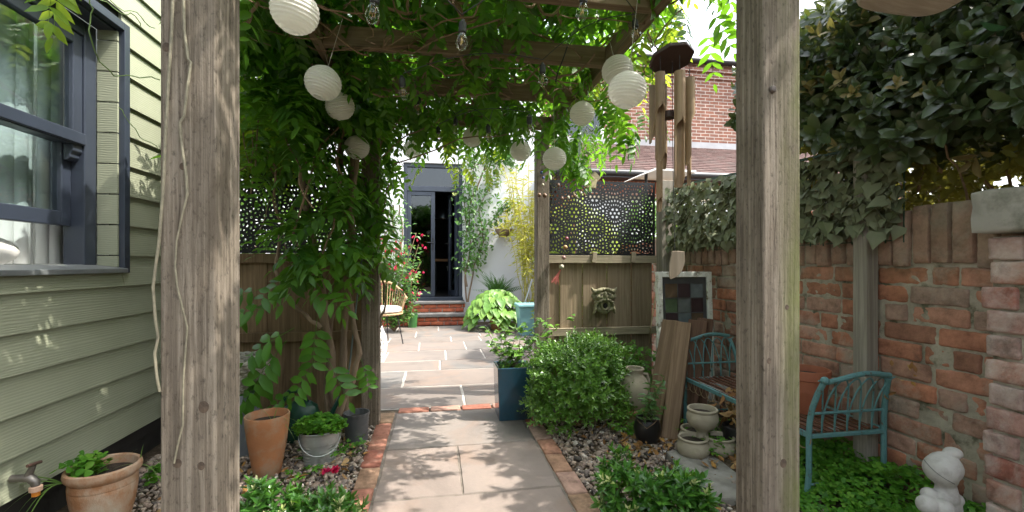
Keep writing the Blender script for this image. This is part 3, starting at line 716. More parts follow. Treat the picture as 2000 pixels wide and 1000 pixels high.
df = MB().box((DX0, fy, DZ0), (DX0+.06, fy+.09, DZ1)).box((DX1-.06, fy, DZ0), (DX1, fy+.09, DZ1)).box((DX0+.06, fy, DZ1-.07), (DX1-.06, fy+.09, DZ1)).box((DX0+.06, fy, 2.36), (DX1-.06, fy+.09, 2.45)).box((DX0-.02, fy-.06, DZ0-.055), (DX1+.02, fy+.1, DZ0+.03))
dfo = df.build('door_frame', M['anth'], hs, origin=(DX0, fy, DZ0), bevel=.005)
M['dglass'] = glassmat('door glass', (.4, .46, .46), .055)
MB().box((DX0+.06, fy+.04, 2.45), (DX1-.06, fy+.046, DZ1-.07)).build('transom_pane', M['dglass'], dfo)
def leafdoor(name, x0, x1, handle):
    wst = .07; y0, y1 = fy+.015, fy+.075; z0, z1 = DZ0+.035, 2.355
    o = MB().box((x0, y0, z0), (x0+wst, y1, z1)).box((x1-wst, y0, z0), (x1, y1, z1)).box((x0+wst, y0, z1-.075), (x1-wst, y1, z1)).box((x0+wst, y0, z0), (x1-wst, y1, z0+.1)).build(name, M['anth'], hs, origin=(x1, y1, z0), bevel=.005)
    MB().box((x0+wst, y0+.025, z0+.1), (x1-wst, y0+.031, z1-.075)).build('pane', M['dglass'], o)
    hx = x1-wst/2 if handle else x0+wst/2
    MB().box((hx-.012, y0-.012, 1.30), (hx+.012, y0-.001, 1.52)).tube([(hx, y0-.01, 1.43), (hx, y0-.045, 1.43), (hx-.1, y0-.05, 1.43)], .009, 8).build('handle', M['black'], o)
    return o
leafdoor('door_leaf', DX0+.062, -.005, True)
d2 = leafdoor('door_leaf', .0, DX1-.062, False); d2.rotation_euler = (0, 0, R(-72)); tag(d2, 'dark glazed door leaf standing open into the room')
# steps
stp = thing('brick_steps', 'two red brick steps with grey slab treads below the doors', 'steps', (0, 7.9, 0))
for (x0, x1, Y, z0) in ((-1.2, .66, 7.82, 0), (-1.0, .50, 8.06, .20)):
    mb = MB()
    for r_ in range(2):
        x = x0-(r_*.1)
        while x < x1-.02:
            L = min(.222, x1-x); L = max(L, .05); brick(mb, (max(x, x0)+L/2, Y+.05, z0+.036+.072*r_), (L-.01, .1, .062), jit=.002, seg=(3, 1, 1), rough=.002); x += .225
    mb.build('riser', M['stepbrick'], stp, sm=True, ang=60)
MB().box((-1.2, 7.84, 0), (.66, 8.29, .145)).build('core', M['pointing'], stp); MB().box((-1.0, 8.08, .15), (.5, 8.29, .345)).build('core', M['pointing'], stp)
M['tread'] = simple('grey slab tread', (.14, .135, .13), .8, .25, 9, .4)
MB().box((-1.22, 7.79, .1475), (.68, 8.06, .195)).build('tread', M['tread'], stp, bevel=.006); MB().box((-1.02, 8.03, .3475), (.52, 8.298, .388)).build('tread', M['tread'], stp, bevel=.006)
# dining furniture glimpsed inside
M['oak'] = wood('table wood', (.36, .19, .09), (.5, .28, .14), 'x', knots=False)
tb = thing('dining_table', 'wooden dining table seen through the open door', 'table', (.35, 10.0, .4))
MB().box((-.1, 9.75, 1.10), (1.1, 10.5, 1.15)).build('tabletop', M['oak'], tb, bevel=.005)
for x, y in ((-.03, 9.8), (1.0, 9.8), (-.03, 10.42), (1.0, 10.42)): MB().box((x, y, .4), (x+.05, y+.05, 1.10)).build('leg', M['black'], tb, origin=(x, y, .4))
ch = thing('dining_chair', 'pale shell chair on thin legs at the dining table', 'chair', (.45, 9.5, .4))
MB().lathe([(.0, .84), (.16, .85), (.2, .9), (.22, 1.0), (.215, 1.0), (.19, .91), (.15, .865), (0, .855)], (.45, 9.5, 0), 20).box((.26, 9.3, .95), (.64, 9.33, 1.22)).build('seat', simple('chair shell', (.5, .47, .42), .5, bump=0), ch, sm=True)
for a in (45, 135, 225, 315): MB().tube([(.45+.06*math.cos(R(a)), 9.5+.06*math.sin(R(a)), .84), (.45+.2*math.cos(R(a)), 9.5+.2*math.sin(R(a)), .4)], .009, 6).build('leg', M['white'], ch)
pl = thing('pendant_lamp', 'dark metal dome pendant lamp hanging inside the doorway', 'lamp', (.17, 10, 2.0))
MB().lathe([(.02, 2.3), (.05, 2.28), (.13, 2.2), (.17, 2.08), (.175, 2.03), (.17, 2.03), (.12, 2.19), (.04, 2.27)], (.17, 10, 0), 24, close=False).build('lamp_shade', simple('gunmetal', (.18, .18, .18), .3, .1, metal=.9, bump=0), pl, sm=True)
MB().tube([(.17, 10, 2.28), (.17, 10, 2.9)], .005, 5).build('cord', M['wire'], pl)
# ---------------------------------------------------------------- neighbouring brick house and its low wing
nb = thing('brick_house', 'tall red brick house behind the tiled roof under the white sky', 'house', (4, 9.6, 0))
M['farbrick'] = brickshader('far house brick', (.235, .105, .072), (.165, .085, .066), (.42, .38, .33))
MB().box((2.0, 9.6, -.1), (9.5, 15, 5.65)).build('wall', M['farbrick'], nb)
MB().box((2.0, 9.55, 5.45), (9.5, 9.5999, 5.53)).box((2.0, 9.57, 5.30), (9.5, 9.5998, 5.37)).build('corbel', M['farbrick'], nb)
gt = MB().tube([(1.95, 9.5, 5.68), (9.5, 9.5, 5.68)], .065, 10); gt.tube([(4.95, 9.54, 5.6), (4.97, 9.54, 2.9)], .02, 8)
gt.build('gutter', M['black'], nb, sm=True)
MB().add([(1.9, 9.45, 5.7), (9.6, 9.45, 5.7), (9.6, 12.3, 6.4), (1.9, 12.3, 6.4), (1.9, 15.2, 5.7), (9.6, 15.2, 5.7)], [(0,1,2,3), (3,2,5,4), (0,3,4), (1,5,2)]).build('roof', simple('slate roof', (.1, .09, .09), .8, .3, 6, .3), nb)
wf = MB().box((2.55, 9.57, 3.45), (3.75, 9.6, 3.55)).box((2.6, 9.57, 3.56), (2.68, 9.6, 4.7)).box((3.6, 9.57, 3.56), (3.68, 9.6, 4.7)).box((2.68, 9.57, 4.62), (3.6, 9.6, 4.7)).box((3.1, 9.575, 3.56), (3.16, 9.6, 4.62)).build('window', M['white'], nb, origin=(3.1, 9.6, 3.5))
MB().box((2.68, 9.588, 3.56), (3.6, 9.594, 4.62)).build('pane', M['dglass'], wf)
lw = thing('tiled_outbuilding', 'low brick wing with a brown tiled hip roof and black gutter', 'building', (4, 7.6, 0))
M['wingbrick'] = brickshader('wing brick', (.42, .14, .075), (.34, .11, .06), (.45, .38, .31), bw=.075, bh=.225)
MB().box((2.25, 7.35, -.1), (9, 9.5, 2.52)).build('wall', M['wingbrick'], lw)
t = NT('clay roof tile'); isl = t.island(); v = t.coord()
t.pbr(t.mix(1, t.ramp(isl, [(0, (.075, .045, .04)), (.5, (.11, .066, .058)), (1, (.095, .068, .06))]), t.ramp(t.noise(v, 14, 6, .7), [(.3, (.7,)*3), (.7, (1.3,)*3)]), 'MULTIPLY'), .85, 0, t.bump(t.noise(v, 60, 5), .4, .004), .25); M['tile'] = t.m
mb = MB(); n = 17; e0 = Vector((0, 7.05, 2.58)); e1 = Vector((0, 9.3, 3.62))
for k in range(n):
    a = e0.lerp(e1, k/n); b = e0.lerp(e1, (k+1.25)/n); xa = 1.95+.62*k/n; x = xa; 
    while x < 9:
        w_ = .165+random.uniform(-.002, .002); dz = random.uniform(0, .006)
        mb.add([(x, a.y, a.z+.022+dz), (x+w_-.004, a.y, a.z+.022+dz), (x+w_-.004, b.y, b.z+.004), (x, b.y, b.z+.004), (x, a.y, a.z+.004), (x+w_-.004, a.y, a.z+.004)], [(0, 1, 2, 3), (4, 5, 1, 0)]); x += w_
    # hip side
mb.build('roof', M['tile'], lw)
MB().add([(1.93, 7.04, 2.56), (9.1, 7.04, 2.56), (9.1, 9.3, 3.6), (2.55, 9.3, 3.6), (1.93, 9.3, 2.56)], [(0, 1, 2, 3), (0, 3, 4)]).build('roof_deck', M['tile'], lw)
mb = MB()
for k in range(14):
    a = Vector((1.94, 7.03, 2.6)).lerp(Vector((2.56, 9.3, 3.65)), k/14); b = Vector((1.94, 7.03, 2.6)).lerp(Vector((2.56, 9.3, 3.65)), (k+1.1)/14)
    mb.tube([a+Vector((0, 0, .02)), b], [.075, .065], 8)
mb.build('hip_tile', simple('hip tile', (.22, .2, .18), .85, .2, 8, .3), lw, sm=True)
MB().box((2.6, 9.28, 3.58), (9, 9.45, 3.75)).build('flashing', simple('lead flashing', (.3, .3, .31), .5, .15, 5, .2), lw)
MB().tube([(1.9, 7.0, 2.53), (9.1, 7.0, 2.53)], .055, 10).tube([(1.9, 7.0, 2.53), (1.87, 9.2, 2.53)], .055, 10).build('gutter', M['black'], lw, sm=True)
MB().box((1.95, 7.02, 2.46), (9, 7.34, 2.5)).build('soffit', M['anth'], lw)
# pale parasol-like canopy showing over the fence
cp = thing('canopy_heater', 'pale sloping garden canopy showing above the black screen', 'canopy', (2.55, 6.2, 0))
a, b, c_ = atY(1225, 353, 6.2), atY(1268, 340, 6.2), atY(1345, 342, 6.2)
MB().prism([(a.x, 6.0, a.z), (b.x, 6.0, b.z+.05), (c_.x, 6.0, c_.z+.03), (c_.x, 6.0, c_.z), (b.x, 6.0, b.z+.02)], (0, .7, 0)).build('cover', simple('pale canopy', (.6, .58, .54), .6, .05), cp)
MB().tube([(b.x, 6.3, b.z+.02), (b.x, 6.3, 0)], .025, 8).build('pole', M['black'], cp)
gwp = thing('added_pale_wall', 'pale low wall added behind the screen to brighten its holes', 'wall', (3.0, 6.75, 0))
MB().box((2.16, 6.7, -.05), (5.2, 6.8, 2.05)).build('wall', M['render'], gwp); MB().box((2.14, 6.67, 2.051), (5.2, 6.83, 2.1)).build('coping', M['stone'], gwp)  # added so that something bright shows through the screen
# ---------------------------------------------------------------- paper lanterns
t = NT('lantern paper'); v = t.coord(); c = t.ramp(t.noise(v, 5, 3), [(.3, (.74, .73, .68)), (.7, (.82, .81, .77))])
p = t.pbr(c, .85, 0, t.bump(t.noise(v, 70, 3), .2, .002), .2, out=False); tr = t.n('ShaderNodeBsdfTranslucent'); tr.inputs['Color'].default_value = (.85, .83, .76, 1)
mx = t.n('ShaderNodeMixShader'); mx.inputs[0].default_value = .45; t.l(p.outputs[0], mx.inputs[1]); t.l(tr.outputs[0], mx.inputs[2]); t.l(mx.outputs[0], t.out.inputs['Surface']); M['paper'] = t.m
def make_lantern():
    root = thing('paper_lantern', '', 'lantern', (0, 0, 0)); r = .0725; prof = []; nr = 13
    for i in range(nr+1):
        ph = -1.22+2.44*i/nr
        prof.append((r*math.cos(ph)*1.0, r*.93*math.sin(ph)))
        if i < nr:
            pm = -1.22+2.44*(i+.5)/nr; prof.append((r*math.cos(pm)*.958, r*.93*math.sin(pm)*.98))
    MB().lathe(prof, n=30, close=False).build('shade', M['paper'], root, sm=True, ang=12)
    for z in (prof[0][1], prof[-1][1]):
        w_ = MB(); rr = r*math.cos(1.22); w_.tube([(rr*math.cos(2*PI*k/20), rr*math.sin(2*PI*k/20), z) for k in range(21)], .0013, 5, False)
        if z > 0: w_.tube([(-r*.34, 0, prof[-1][1]), (0, 0, prof[-1][1]+.012), (r*.34, 0, prof[-1][1])], .0009, 4)
        w_.build('wire_ring', M['white'], root)
    MB().tube([(0, 0, 0), (0, 0, 1)], .0009, 4).build('cord', simple('pale cord', (.5, .48, .42), .8, bump=0), root, origin=(0, 0, .078))
    return root
lan = make_lantern()
LG = 'white paper lanterns hung along the pergola'
LAN = [(576, 22, 92, -.45, 'biggest paper lantern, cut by the top edge in front of the first leaves', 12),
       (631, 162, 70, -.45, 'paper lantern just in front of another one, below the largest lantern', 14),
       (664, 208, 57, -.45, 'tilted paper lantern tucked behind the neighbour hanging above it in the leaf curtain', -20),
       (697, 288, 49, -.45, 'paper lantern alone against the dark wisteria above the twisted trunks', 4),
       (805, 292, 37, -.17, 'small paper lantern partly covered by a brown stem and leaves above the glazed door', 22),
       (923, 268, 40, .27, 'small paper lantern at the far beam beside a clear bulb and the white wall', 10),
       (1017, 295, 42, .58, 'greyer see-through paper lantern against the white wall with leaves over its top', -6),
       (1083, 310, 48, .71, 'paper lantern low beside the far post, against the tiled roof', 3),
       (1137, 222, 50, .82, 'paper lantern half behind drooping leaves at the end of the side rail', 6),
       (1206, 138, 62, .84, 'paper lantern partly hidden behind the lower one next to the bamboo chime', -14),
       (1225, 176, 75, .72, 'fully visible paper lantern next to the bamboo chime, overlapping its twin', 6)]
for i, (px, py, d, X, lab, tilt) in enumerate(LAN):
    o = lan if i == 0 else copy_tree(lan)
    c = atZ(px, py, .147*F/d); o.location = c; o['label'] = lab; o['group'] = LG
    s = 1.0; o.rotation_euler = (R(tilt*.4), R(tilt), R(37*i)); o.scale = (s, s, s)
    for chh in o.children:
        if chh.name.startswith('cord'): chh.scale = (1, 1, max(.02, 2.10-c.z-.078))
# ---------------------------------------------------------------- festoon bulbs on one cable
sl_ = thing('string_light', 'black festoon cable of clear bulbs looped through the pergola roof', 'string light', (.2, 2.4, 2.1))
M['bulb'] = glassmat('bulb glass', (.95, .93, .88), .03)
M['fil'] = simple('brass filament', (.5, .35, .15), .4, metal=1, bump=0)
proto = None; pts = []
for px, py, sz in ((728, 25, 46), (902, 80, 40), (1137, 22, 40), (1243, 66, 30), (1060, 155, 30), (788, 182, 30), (817, 213, 22), (889, 252, 22), (956, 268, 24), (970, 248, 18), (1035, 253, 26), (858, 268, 20)):
    Z = .062*F/sz; p = atZ(px, py, Z)
    if proto is None:
        b_ = MB().lathe([(.0, -.034), (.012, -.031), (.0205, -.018), (.0225, -.004), (.019, .012), (.0125, .024), (.011, .03)], n=18, close=False).build('bulb', M['bulb'], sl_, origin=(0, 0, 0), sm=True)
        MB().lathe([(.0125, .028), (.0145, .032), (.0145, .066), (.009, .074), (.004, .082)], n=14).build('socket', M['wire'], b_, origin=(0, 0, 0))
        MB().tube([(-.006, 0, .025), (-.008, 0, -.012), (-.003, .004, .01), (0, 0, -.014), (.003, -.004, .01), (.008, 0, -.012), (.006, 0, .025)], .0007, 4).build('filament', M['fil'], b_, origin=(0, 0, 0))
        proto = b_; nbul = b_
    else:
        nbul = proto.copy(); COL.objects.link(nbul); nbul.parent = sl_
        for q in proto.children:
            k = q.copy(); COL.objects.link(k); k.parent = nbul
    nbul.location = p-Vector((.2, 2.4, 2.1)); nbul.scale = (.85, .85, .85); nbul.rotation_euler = (random.uniform(-.15, .15), random.uniform(-.2, .2), random.uniform(0, 3)); pts.append(p+Vector((0, 0, .08)))
cb = MB()
for i in range(len(pts)-1):
    a, b = pts[i], pts[i+1]; cb.tube([a.lerp(b, k/10)+Vector((0, 0, .05*math.sin(PI*k/10))) for k in range(11)], .0018, 5)
cb.tube([atY(1110, 85, 2.2), atY(1100, 115, 2.2), atY(1090, 140, 2.25), atY(1085, 160, 2.3)], .0035, 5)
cb.build('cable', M['wire'], sl_)
# ---------------------------------------------------------------- bamboo wind chime (hangs from the rail)
t = NT('bamboo'); v = t.coord((30, 30, 1.5)); g = t.noise(v, 3, 5); zb_ = t.noise(t.coord((3, 3, 5)), 2, 4)
c = t.ramp(g, [(.3, (.20, .13, .07)), (.7, (.36, .26, .155))]); c = t.mix(t.ramp(zb_, [(.45, (0,)*3), (.7, (.7,)*3)]), c, (.16, .12, .085))
t.pbr(c, .55, 0, t.bump(g, .2, .002), .35); M['bamboo_cane'] = t.m
M['chimein'] = simple('bamboo inside', (.17, .15, .13), .8, .3, 10, .2, stretch=(1, 1, .2))
wc = thing('wind_chime', 'bamboo wind chime with a dark octagonal top board and a hanging paddle', 'wind chime', atZ(1312, 115, 1.6))
Zc = 1.6; cc = atZ(1312, 118, Zc); rt = Vector((CT, -ST, 0)); fw = Vector((ST, CT, 0))
oct_ = [cc+rt*(.078*math.cos(R(a)))+fw*(.078*math.sin(R(a))) for a in range(22, 382, 45)]
tilt = Matrix.Rotation(R(-17), 4, rt) @ Matrix.Rotation(R(-6), 4, fw)
MB().prism([cc+tilt @ (q-cc) for q in oct_], tilt @ Vector((0, 0, .014))).build('top_board', simple('dark stained board', (.045, .024, .02), .5, .3, 8, .2), wc, bevel=.003)
def bam(px0_, px1_, yt, ycut, yb, dep, cutdir=-1, full=False):
    Z = Zc+dep; a = atZ((px0_+px1_)/2, yt, Z); b = atZ((px0_+px1_)/2, yb, Z); r = abs(px1_-px0_)/2*Z/F; zc = atZ(0, ycut, Z).z
    n = 20; vs = []; fs = []; L = 26
    base = Vector((a.x, a.y, 0)); mbb = MB()
    prev = None; ir = r*.78
    dirv = (rt*.25-fw).normalized() if cutdir < 0 else (rt*cutdir-fw*.2).normalized()
    for i in range(L+1):
        z = a.z+(b.z-a.z)*i/L
        # opening half-angle grows below the cut
        op = 0 if z > zc else min(R(82), R(82)*math.sqrt(max(0, (zc-z))/(r*1.6)))
        if z < b.z+.03: op = min(R(120), op+R(38)*(b.z+.03-z)/.03)
        if full: op = 0
        nod = 1.06 if (i in (3,)) else 1.0
        ring = []
        for k in range(n+1):
            th = op+(2*PI-2*op)*k/n
            d = dirv*math.cos(th)+Vector((-dirv.y, dirv.x, 0))*math.sin(th); ring.append((base+d*r*nod+Vector((0, 0, z)), base+d*ir+Vector((0, 0, z))))
        vs += [q for pr_ in ring for q in pr_]
    m = 2*(n+1)
    for i in range(L):
        for k in range(n):
            o = i*m+2*k
            fs.append((o, o+2, o+m+2, o+m)); fs.append((o+1, o+m+1, o+m+3, o+3))
        for k in (0, n):
            o = i*m+2*k; fs.append((o, o+m, o+m+1, o+1))
    for i in (0, L):
        for k in range(n):
            o = i*m+2*k; fs.append((o, o+1, o+3, o+2))
    mbb.add(vs, fs); mbb.build('bamboo_tube', M['bamboo_cane'], wc, sm=True, ang=50)
    return base, a.z
tt = [bam(1280, 1299, 142, 207, 312, -.03), bam(1317, 1338, 140, 235, 365, -.04), bam(1338, 1357, 152, 225, 322, .02, 1.0), bam(1268, 1281, 168, 262, 280, .02, 1.5), bam(1282, 1294, 170, 385, 413, .05), bam(1293, 1303, 165, 300, 330, .06), bam(1342, 1350, 172, 338, 362, .07)]
st_ = MB()
for b_, z_ in tt: st_.tube([b_+Vector((0, 0, z_-.012)), b_+Vector((0, 0, cc.z+.0))], .0011, 4)
st_.tube([atZ(1313, 120, Zc), atZ(1314, 300, Zc), atZ(1318, 492, Zc)], .0013, 4)
tops = cc+Vector((0, 0, .2)); anc = Vector((.905, cc.y+.02, 2.10))
for s in (-1, 1): st_.tube([cc+rt*(.05*s)+Vector((0, 0, .008)), anc], .0012, 4)
st_.build('string', M['wire'], wc)
k = atZ(1306, 225, Zc); MB().lathe([(.0, -.011), (.024, -.011), (.025, 0), (.024, .011), (0, .011)], k, 20).build('clapper', simple('dark clapper', (.05, .025, .02), .5, .2), wc)
pa = [(1313, 490), (1337, 491), (1338, 512), (1332, 530), (1322, 541), (1310, 546), (1307, 538), (1308, 515)]
MB().prism([atZ(x, y, Zc-.003) for x, y in pa], fw*.006).build('paddle', wood('paddle wood', (.2, .16, .11), (.3, .25, .19), 'z', knots=False), wc, bevel=.0015)
# weathered board hanging at the top corner
hb = [(1735, -60), (1742, 8), (1752, 24), (1772, 31), (1830, 24), (1880, 14), (1925, -4), (1960, -40)]
hbt = thing('hanging_tray', 'weathered pale wooden tray edge hung above the hedge, at the very top', 'tray', atZ(1840, -20, 1.15))
c0 = atZ(1835, -28, 1.15)
trp = []
for k in range(28):
    th = 2*PI*k/28; a_, b_ = math.cos(th), math.sin(th); sx_ = math.copysign(abs(a_)**.55, a_)*.122; sy_ = math.copysign(abs(b_)**.55, b_)*.10
    trp.append(c0+rt*sx_+fw*(sy_+.06)+Vector((0, 0, .012-.03*(sx_/.122)*.6)))
MB().prism(trp, (0, 0, .045)).build('tray', wood('pale driftwood', (.3, .26, .21), (.42, .37, .31), 'x'), hbt, bevel=.012, segs=3)
MB().tube([trp[3]+Vector((0, 0, .04)), Vector((1.52, 1.03, 2.2))], .002, 5).build('cord', M['wire'], hbt)
MB().tube([trp[17]+Vector((0, 0, .04)), Vector((1.45, 1.03, 2.2))], .002, 5).build('cord', M['wire'], hbt)
# ---------------------------------------------------------------- hanging trinkets
hbx = thing('bird_house', 'tiny pale wooden bird house dangling before the black screen', 'ornament', atY(1157, 355, 3.3))
q = [(1147, 350), (1147, 366), (1164, 367), (1166, 351), (1156, 341)]
MB().prism([atY(x, y, 3.28) for x, y in q], (.0, .05, 0)).build('house', simple('pale softwood', (.45, .38, .22), .7, .15, 10), hbx, bevel=.002)
MB().bar(atY(1145, 352, 3.30), atY(1156, 340, 3.30), .065, .004, (0, 1, 0)).bar(atY(1156, 340, 3.30), atY(1168, 353, 3.30), .065, .004, (0, 1, 0)).build('roof', M['railx'], hbx)
MB().tube([atY(1156, 341, 3.3), Vector((atY(1156, 341, 3.3).x, 3.42, 2.09))], .0012, 4).build('cord', M['wire'], hbx)
M['bead'] = [simple('bead '+str(i), c, .4, .1, bump=0) for i, c in enumerate(((.25, .06, .08), (.35, .2, .08), (.3, .16, .15), (.4, .38, .28), (.03, .07, .3), (.18, .1, .06)))]
bs = thing('bead_string', 'string of wooden beads with a faded pink tassel hanging by the far post', 'ornament', atY(1100, 500, 3.45))
pp = [(1107, 466, 7), (1104, 483, 9), (1101, 503, 8), (1097, 521, 9)]
sb = MB().tube([Vector((.9, 3.45, 2.10))]+[atY(x, y, 3.45) for x, y, s in pp], .001, 4); sb.build('cord', M['wire'], bs)
for i, (x, y, s) in enumerate(pp): MB().ball(atY(x, y, 3.45), s/2*3.5/F*1.05, 12, 8).build('bead', M['bead'][i], bs, sm=True)
ts = MB()
for k in range(40):
    e = atY(1084+random.uniform(-9, 8), 552+random.uniform(-8, 4), 3.45+random.uniform(-.02, .02)); ts.tube([atY(1096, 525, 3.45), atY(1090, 535, 3.45).lerp(e, .3), e], .0012, 4)
ts.build('tassel', simple('pink tassel', (.42, .12, .10), .9, .2), bs)
bm_ = thing('bead_mobile', 'little dangling mobile of blue beads and shells on the far post', 'ornament', atY(1059, 340, 3.46))
for i, (x, y, s, m) in enumerate(((1058, 337, 6, 4), (1061, 347, 5, 4), (1060, 361, 6, 3), (1053, 381, 9, 5), (1064, 382, 9, 5))): MB().ball(atY(x, y, 3.47), (s/2*3.5/F,)*3, 10, 8).build('bead', M['bead'][m], bm_, sm=True)
MB().tube([atY(1058, 310, 3.47), atY(1060, 361, 3.47), atY(1059, 380, 3.47)], .001, 4).build('cord', M['wire'], bm_)
bg_ = thing('shell_garland', 'drooping garland of brown shells before the black screen top', 'ornament', atY(1120, 385, 3.5))
gp_ = [(1090, 352), (1098, 388), (1110, 386), (1122, 382), (1135, 378), (1142, 380)]
MB().tube([Vector((.93, 3.5, 2.1))]+[atY(x, y, 3.5) for x, y in gp_]+[Vector((.93, 3.3, 2.1))], .001, 4).build('cord', M['wire'], bg_)
for x, y in gp_[1:]+[(1091, 362), (1127, 385)]: MB().ball(atY(x, y, 3.5), (.012, .009, .016), 8, 6).build('shell', M['bead'][5 if random.random() < .6 else 3], bg_, sm=True)
# ---------------------------------------------------------------- pots
def pot(name, label, cat, base, prof, m, group=None, soil=None, n=40, sx=1, sy=1, rz=0, wob=None, tilt=0):
    """prof: outer wall from the base up and over the rim down the inside"""
    r_ = thing(name, label, cat, base, group)
    MB().lathe([(0.001, prof[0][1])]+prof, base, n, sx, sy, False, rz, wob).build('body', m, r_, sm=True, ang=35)
    if soil:
        MB().lathe([(0, soil[1]+.006), (soil[0]*.5, soil[1]+.004), (soil[0], soil[1])], base, 24, sx, sy, False, rz).build('soil', M['soil'], r_)
    r_.rotation_euler = (tilt, 0, 0); return r_
P_big = Vector((-1.315, 2.08, -.01))
pot('terracotta_pot', 'wide weathered terracotta pot with a thick rolled rim beside the outdoor tap', 'pot', P_big,
    [(.10, 0), (.108, .005), (.138, .09), (.150, .15), (.152, .17), (.151, .175), (.153, .178), (.153, .185), (.150, .205), (.156, .21), (.168, .222), (.172, .235), (.168, .248), (.158, .253), (.150, .248), (.146, .235), (.145, .19)], M['terraold'], soil=(.146, .215), n=56)
bpy.data.objects['terracotta_pot'].scale = (.72, .72, 1)
P_tall = Vector((-.835, 2.47, -.01))
pot('terracotta_pot', 'tall tapering plain terracotta pot standing on the pebbles', 'pot', P_tall,
    [(.062, 0), (.066, .004), (.078, .06), (.097, .17), (.108, .25), (.112, .296), (.110, .302), (.103, .302), (.100, .294), (.096, .25)], M['terra'], soil=(.098, .262), n=56)
M['zinc'] = simple('galvanised zinc', (.50, .54, .54), .42, .18, 7, .1, 40, metal=.75, dirt=(.3, .31, .3), dscale=9)
P_zinc = Vector((-.605, 2.56, -.01)); zr = R(14)
zp = [(.088, .0), (.090, .003)]
for k in range(9):
    z = .015+k*.018; r = .090+.028*z/.19; zp += [(r+.0012, z), (r-.0012, z+.009)]
zp += [(.1175, .182), (.121, .187), (.1195, .191), (.115, .188), (.112, .12)]
bpy.data.objects['terracotta_pot.001'].scale = (.93, .93, 1)
zb_o = pot('zinc_bucket', 'oval galvanised bucket with a wire handle, brimming with weeds', 'bucket', P_zinc, zp, M['zinc'], soil=(.113, .165), sx=1.0, sy=.72, rz=zr, n=48)
hp = [P_zinc+Vector((math.cos(zr+a)*.121, math.sin(zr+a)*.09, .165-.11*math.sin((a+PI)*1.0))) for a in np.linspace(-PI, 0, 18)]
hp = [P_zinc+Vector((.121*math.cos(a)*math.cos(zr)+.098*math.sin(a)*-math.sin(zr)*1, .121*math.cos(a)*math.sin(zr)+.095*math.sin(a)*math.cos(zr), .17-.10*abs(math.sin(a)))) for a in np.linspace(-PI, 0, 22)]
MB().tube(hp, .0028, 6).build('handle', M['zinc'], zb_o, sm=True)
M['greypot'] = simple('grey glazed stoneware', (.075, .08, .085), .5, .2, 6, .2, 50, dirt=(.16, .16, .155), dscale=5)
P_grey = Vector((-.462, 2.83, -.01)); gpz = [(.058, 0), (.060, .004)]
for k in range(8): z = .012+k*.018; gpz += [(.0645+.001*k, z), (.0622+.001*k, z+.009)]
gpz += [(.072, .158), (.075, .17), (.0745, .176), (.069, .175), (.066, .165), (.064, .1)]
pot('grey_pot', 'ribbed grey stoneware pot with a scalloped rim at the foot of the far post', 'pot', P_grey, gpz, M['greypot'], soil=(.0655, .14), n=72, wob=lambda t_, i: 1+(.018*math.sin(14*t_) if i >= len(gpz)-5 else 0))
zb_o.scale = (.86, .86, .92)
# tall grey planter with a woven bowl on top
P_bl = Vector((-1.10, 2.75, -.01))
pot('grey_planter', 'tall smooth grey planter half hidden by the near timber post', 'planter', P_bl, [(.10, 0), (.105, .01), (.125, .3), (.13, .345), (.125, .35), (.118, .345), (.112, .25)], simple('grey planter', (.17, .19, .21), .6, .1, 5, .1), soil=(.115, .3))
bw = thing('woven_bowl', 'pale woven rope bowl sitting on the grey planter', 'bowl', P_bl+Vector((0, 0, .35)))
mb = MB()
for k in range(9):
    z = .36+.021*k; r = .085+.011*k+.01*math.sin(k*.35); ring = []
    for i in range(97):
        a = 2*PI*i/96; ring.append(P_bl+Vector(((r+.004*math.sin(a*24+k*PI))*math.cos(a), (r+.004*math.sin(a*24+k*PI))*math.sin(a), z+.003*math.cos(a*24+k*PI))))
    mb.tube(ring, .0115, 6, False)
mb.build('weave', simple('dry rope', (.36, .34, .29), .9, .25, 25, .5, 90), bw, sm=True)
MB().lathe([(0, .352), (.085, .352)], P_bl, 24).build('base', M['soil'], bw)
# dark green watering can
wcn = thing('watering_can', 'dark green plastic watering can standing behind the terracotta pots', 'watering can', (-.80, 2.93, -.01))
M['gplastic'] = simple('dark green plastic', (.012, .06, .04), .35, .15, 5, .05)
cb_ = Vector((-.80, 2.93, -.01))
MB().lathe([(.0, 0), (.095, 0), (.1, .02), (.098, .15), (.085, .2), (.05, .225), (.046, .215)], cb_, 28, 1.1, .75, False).build('body', M['gplastic'], wcn, sm=True)
MB().tube([cb_+Vector((.09, 0, .04)), cb_+Vector((.17, -.02, .13)), cb_+Vector((.23, -.03, .25))], [.022, .016, .011], 10).build('spout', M['gplastic'], wcn, sm=True)
MB().tube([cb_+Vector((.03, 0, .22)), cb_+Vector((.01, 0, .29)), cb_+Vector((-.07, 0, .29)), cb_+Vector((-.12, 0, .2)), cb_+Vector((-.1, 0, .1))], .013, 8).build('handle', M['gplastic'], wcn, sm=True)
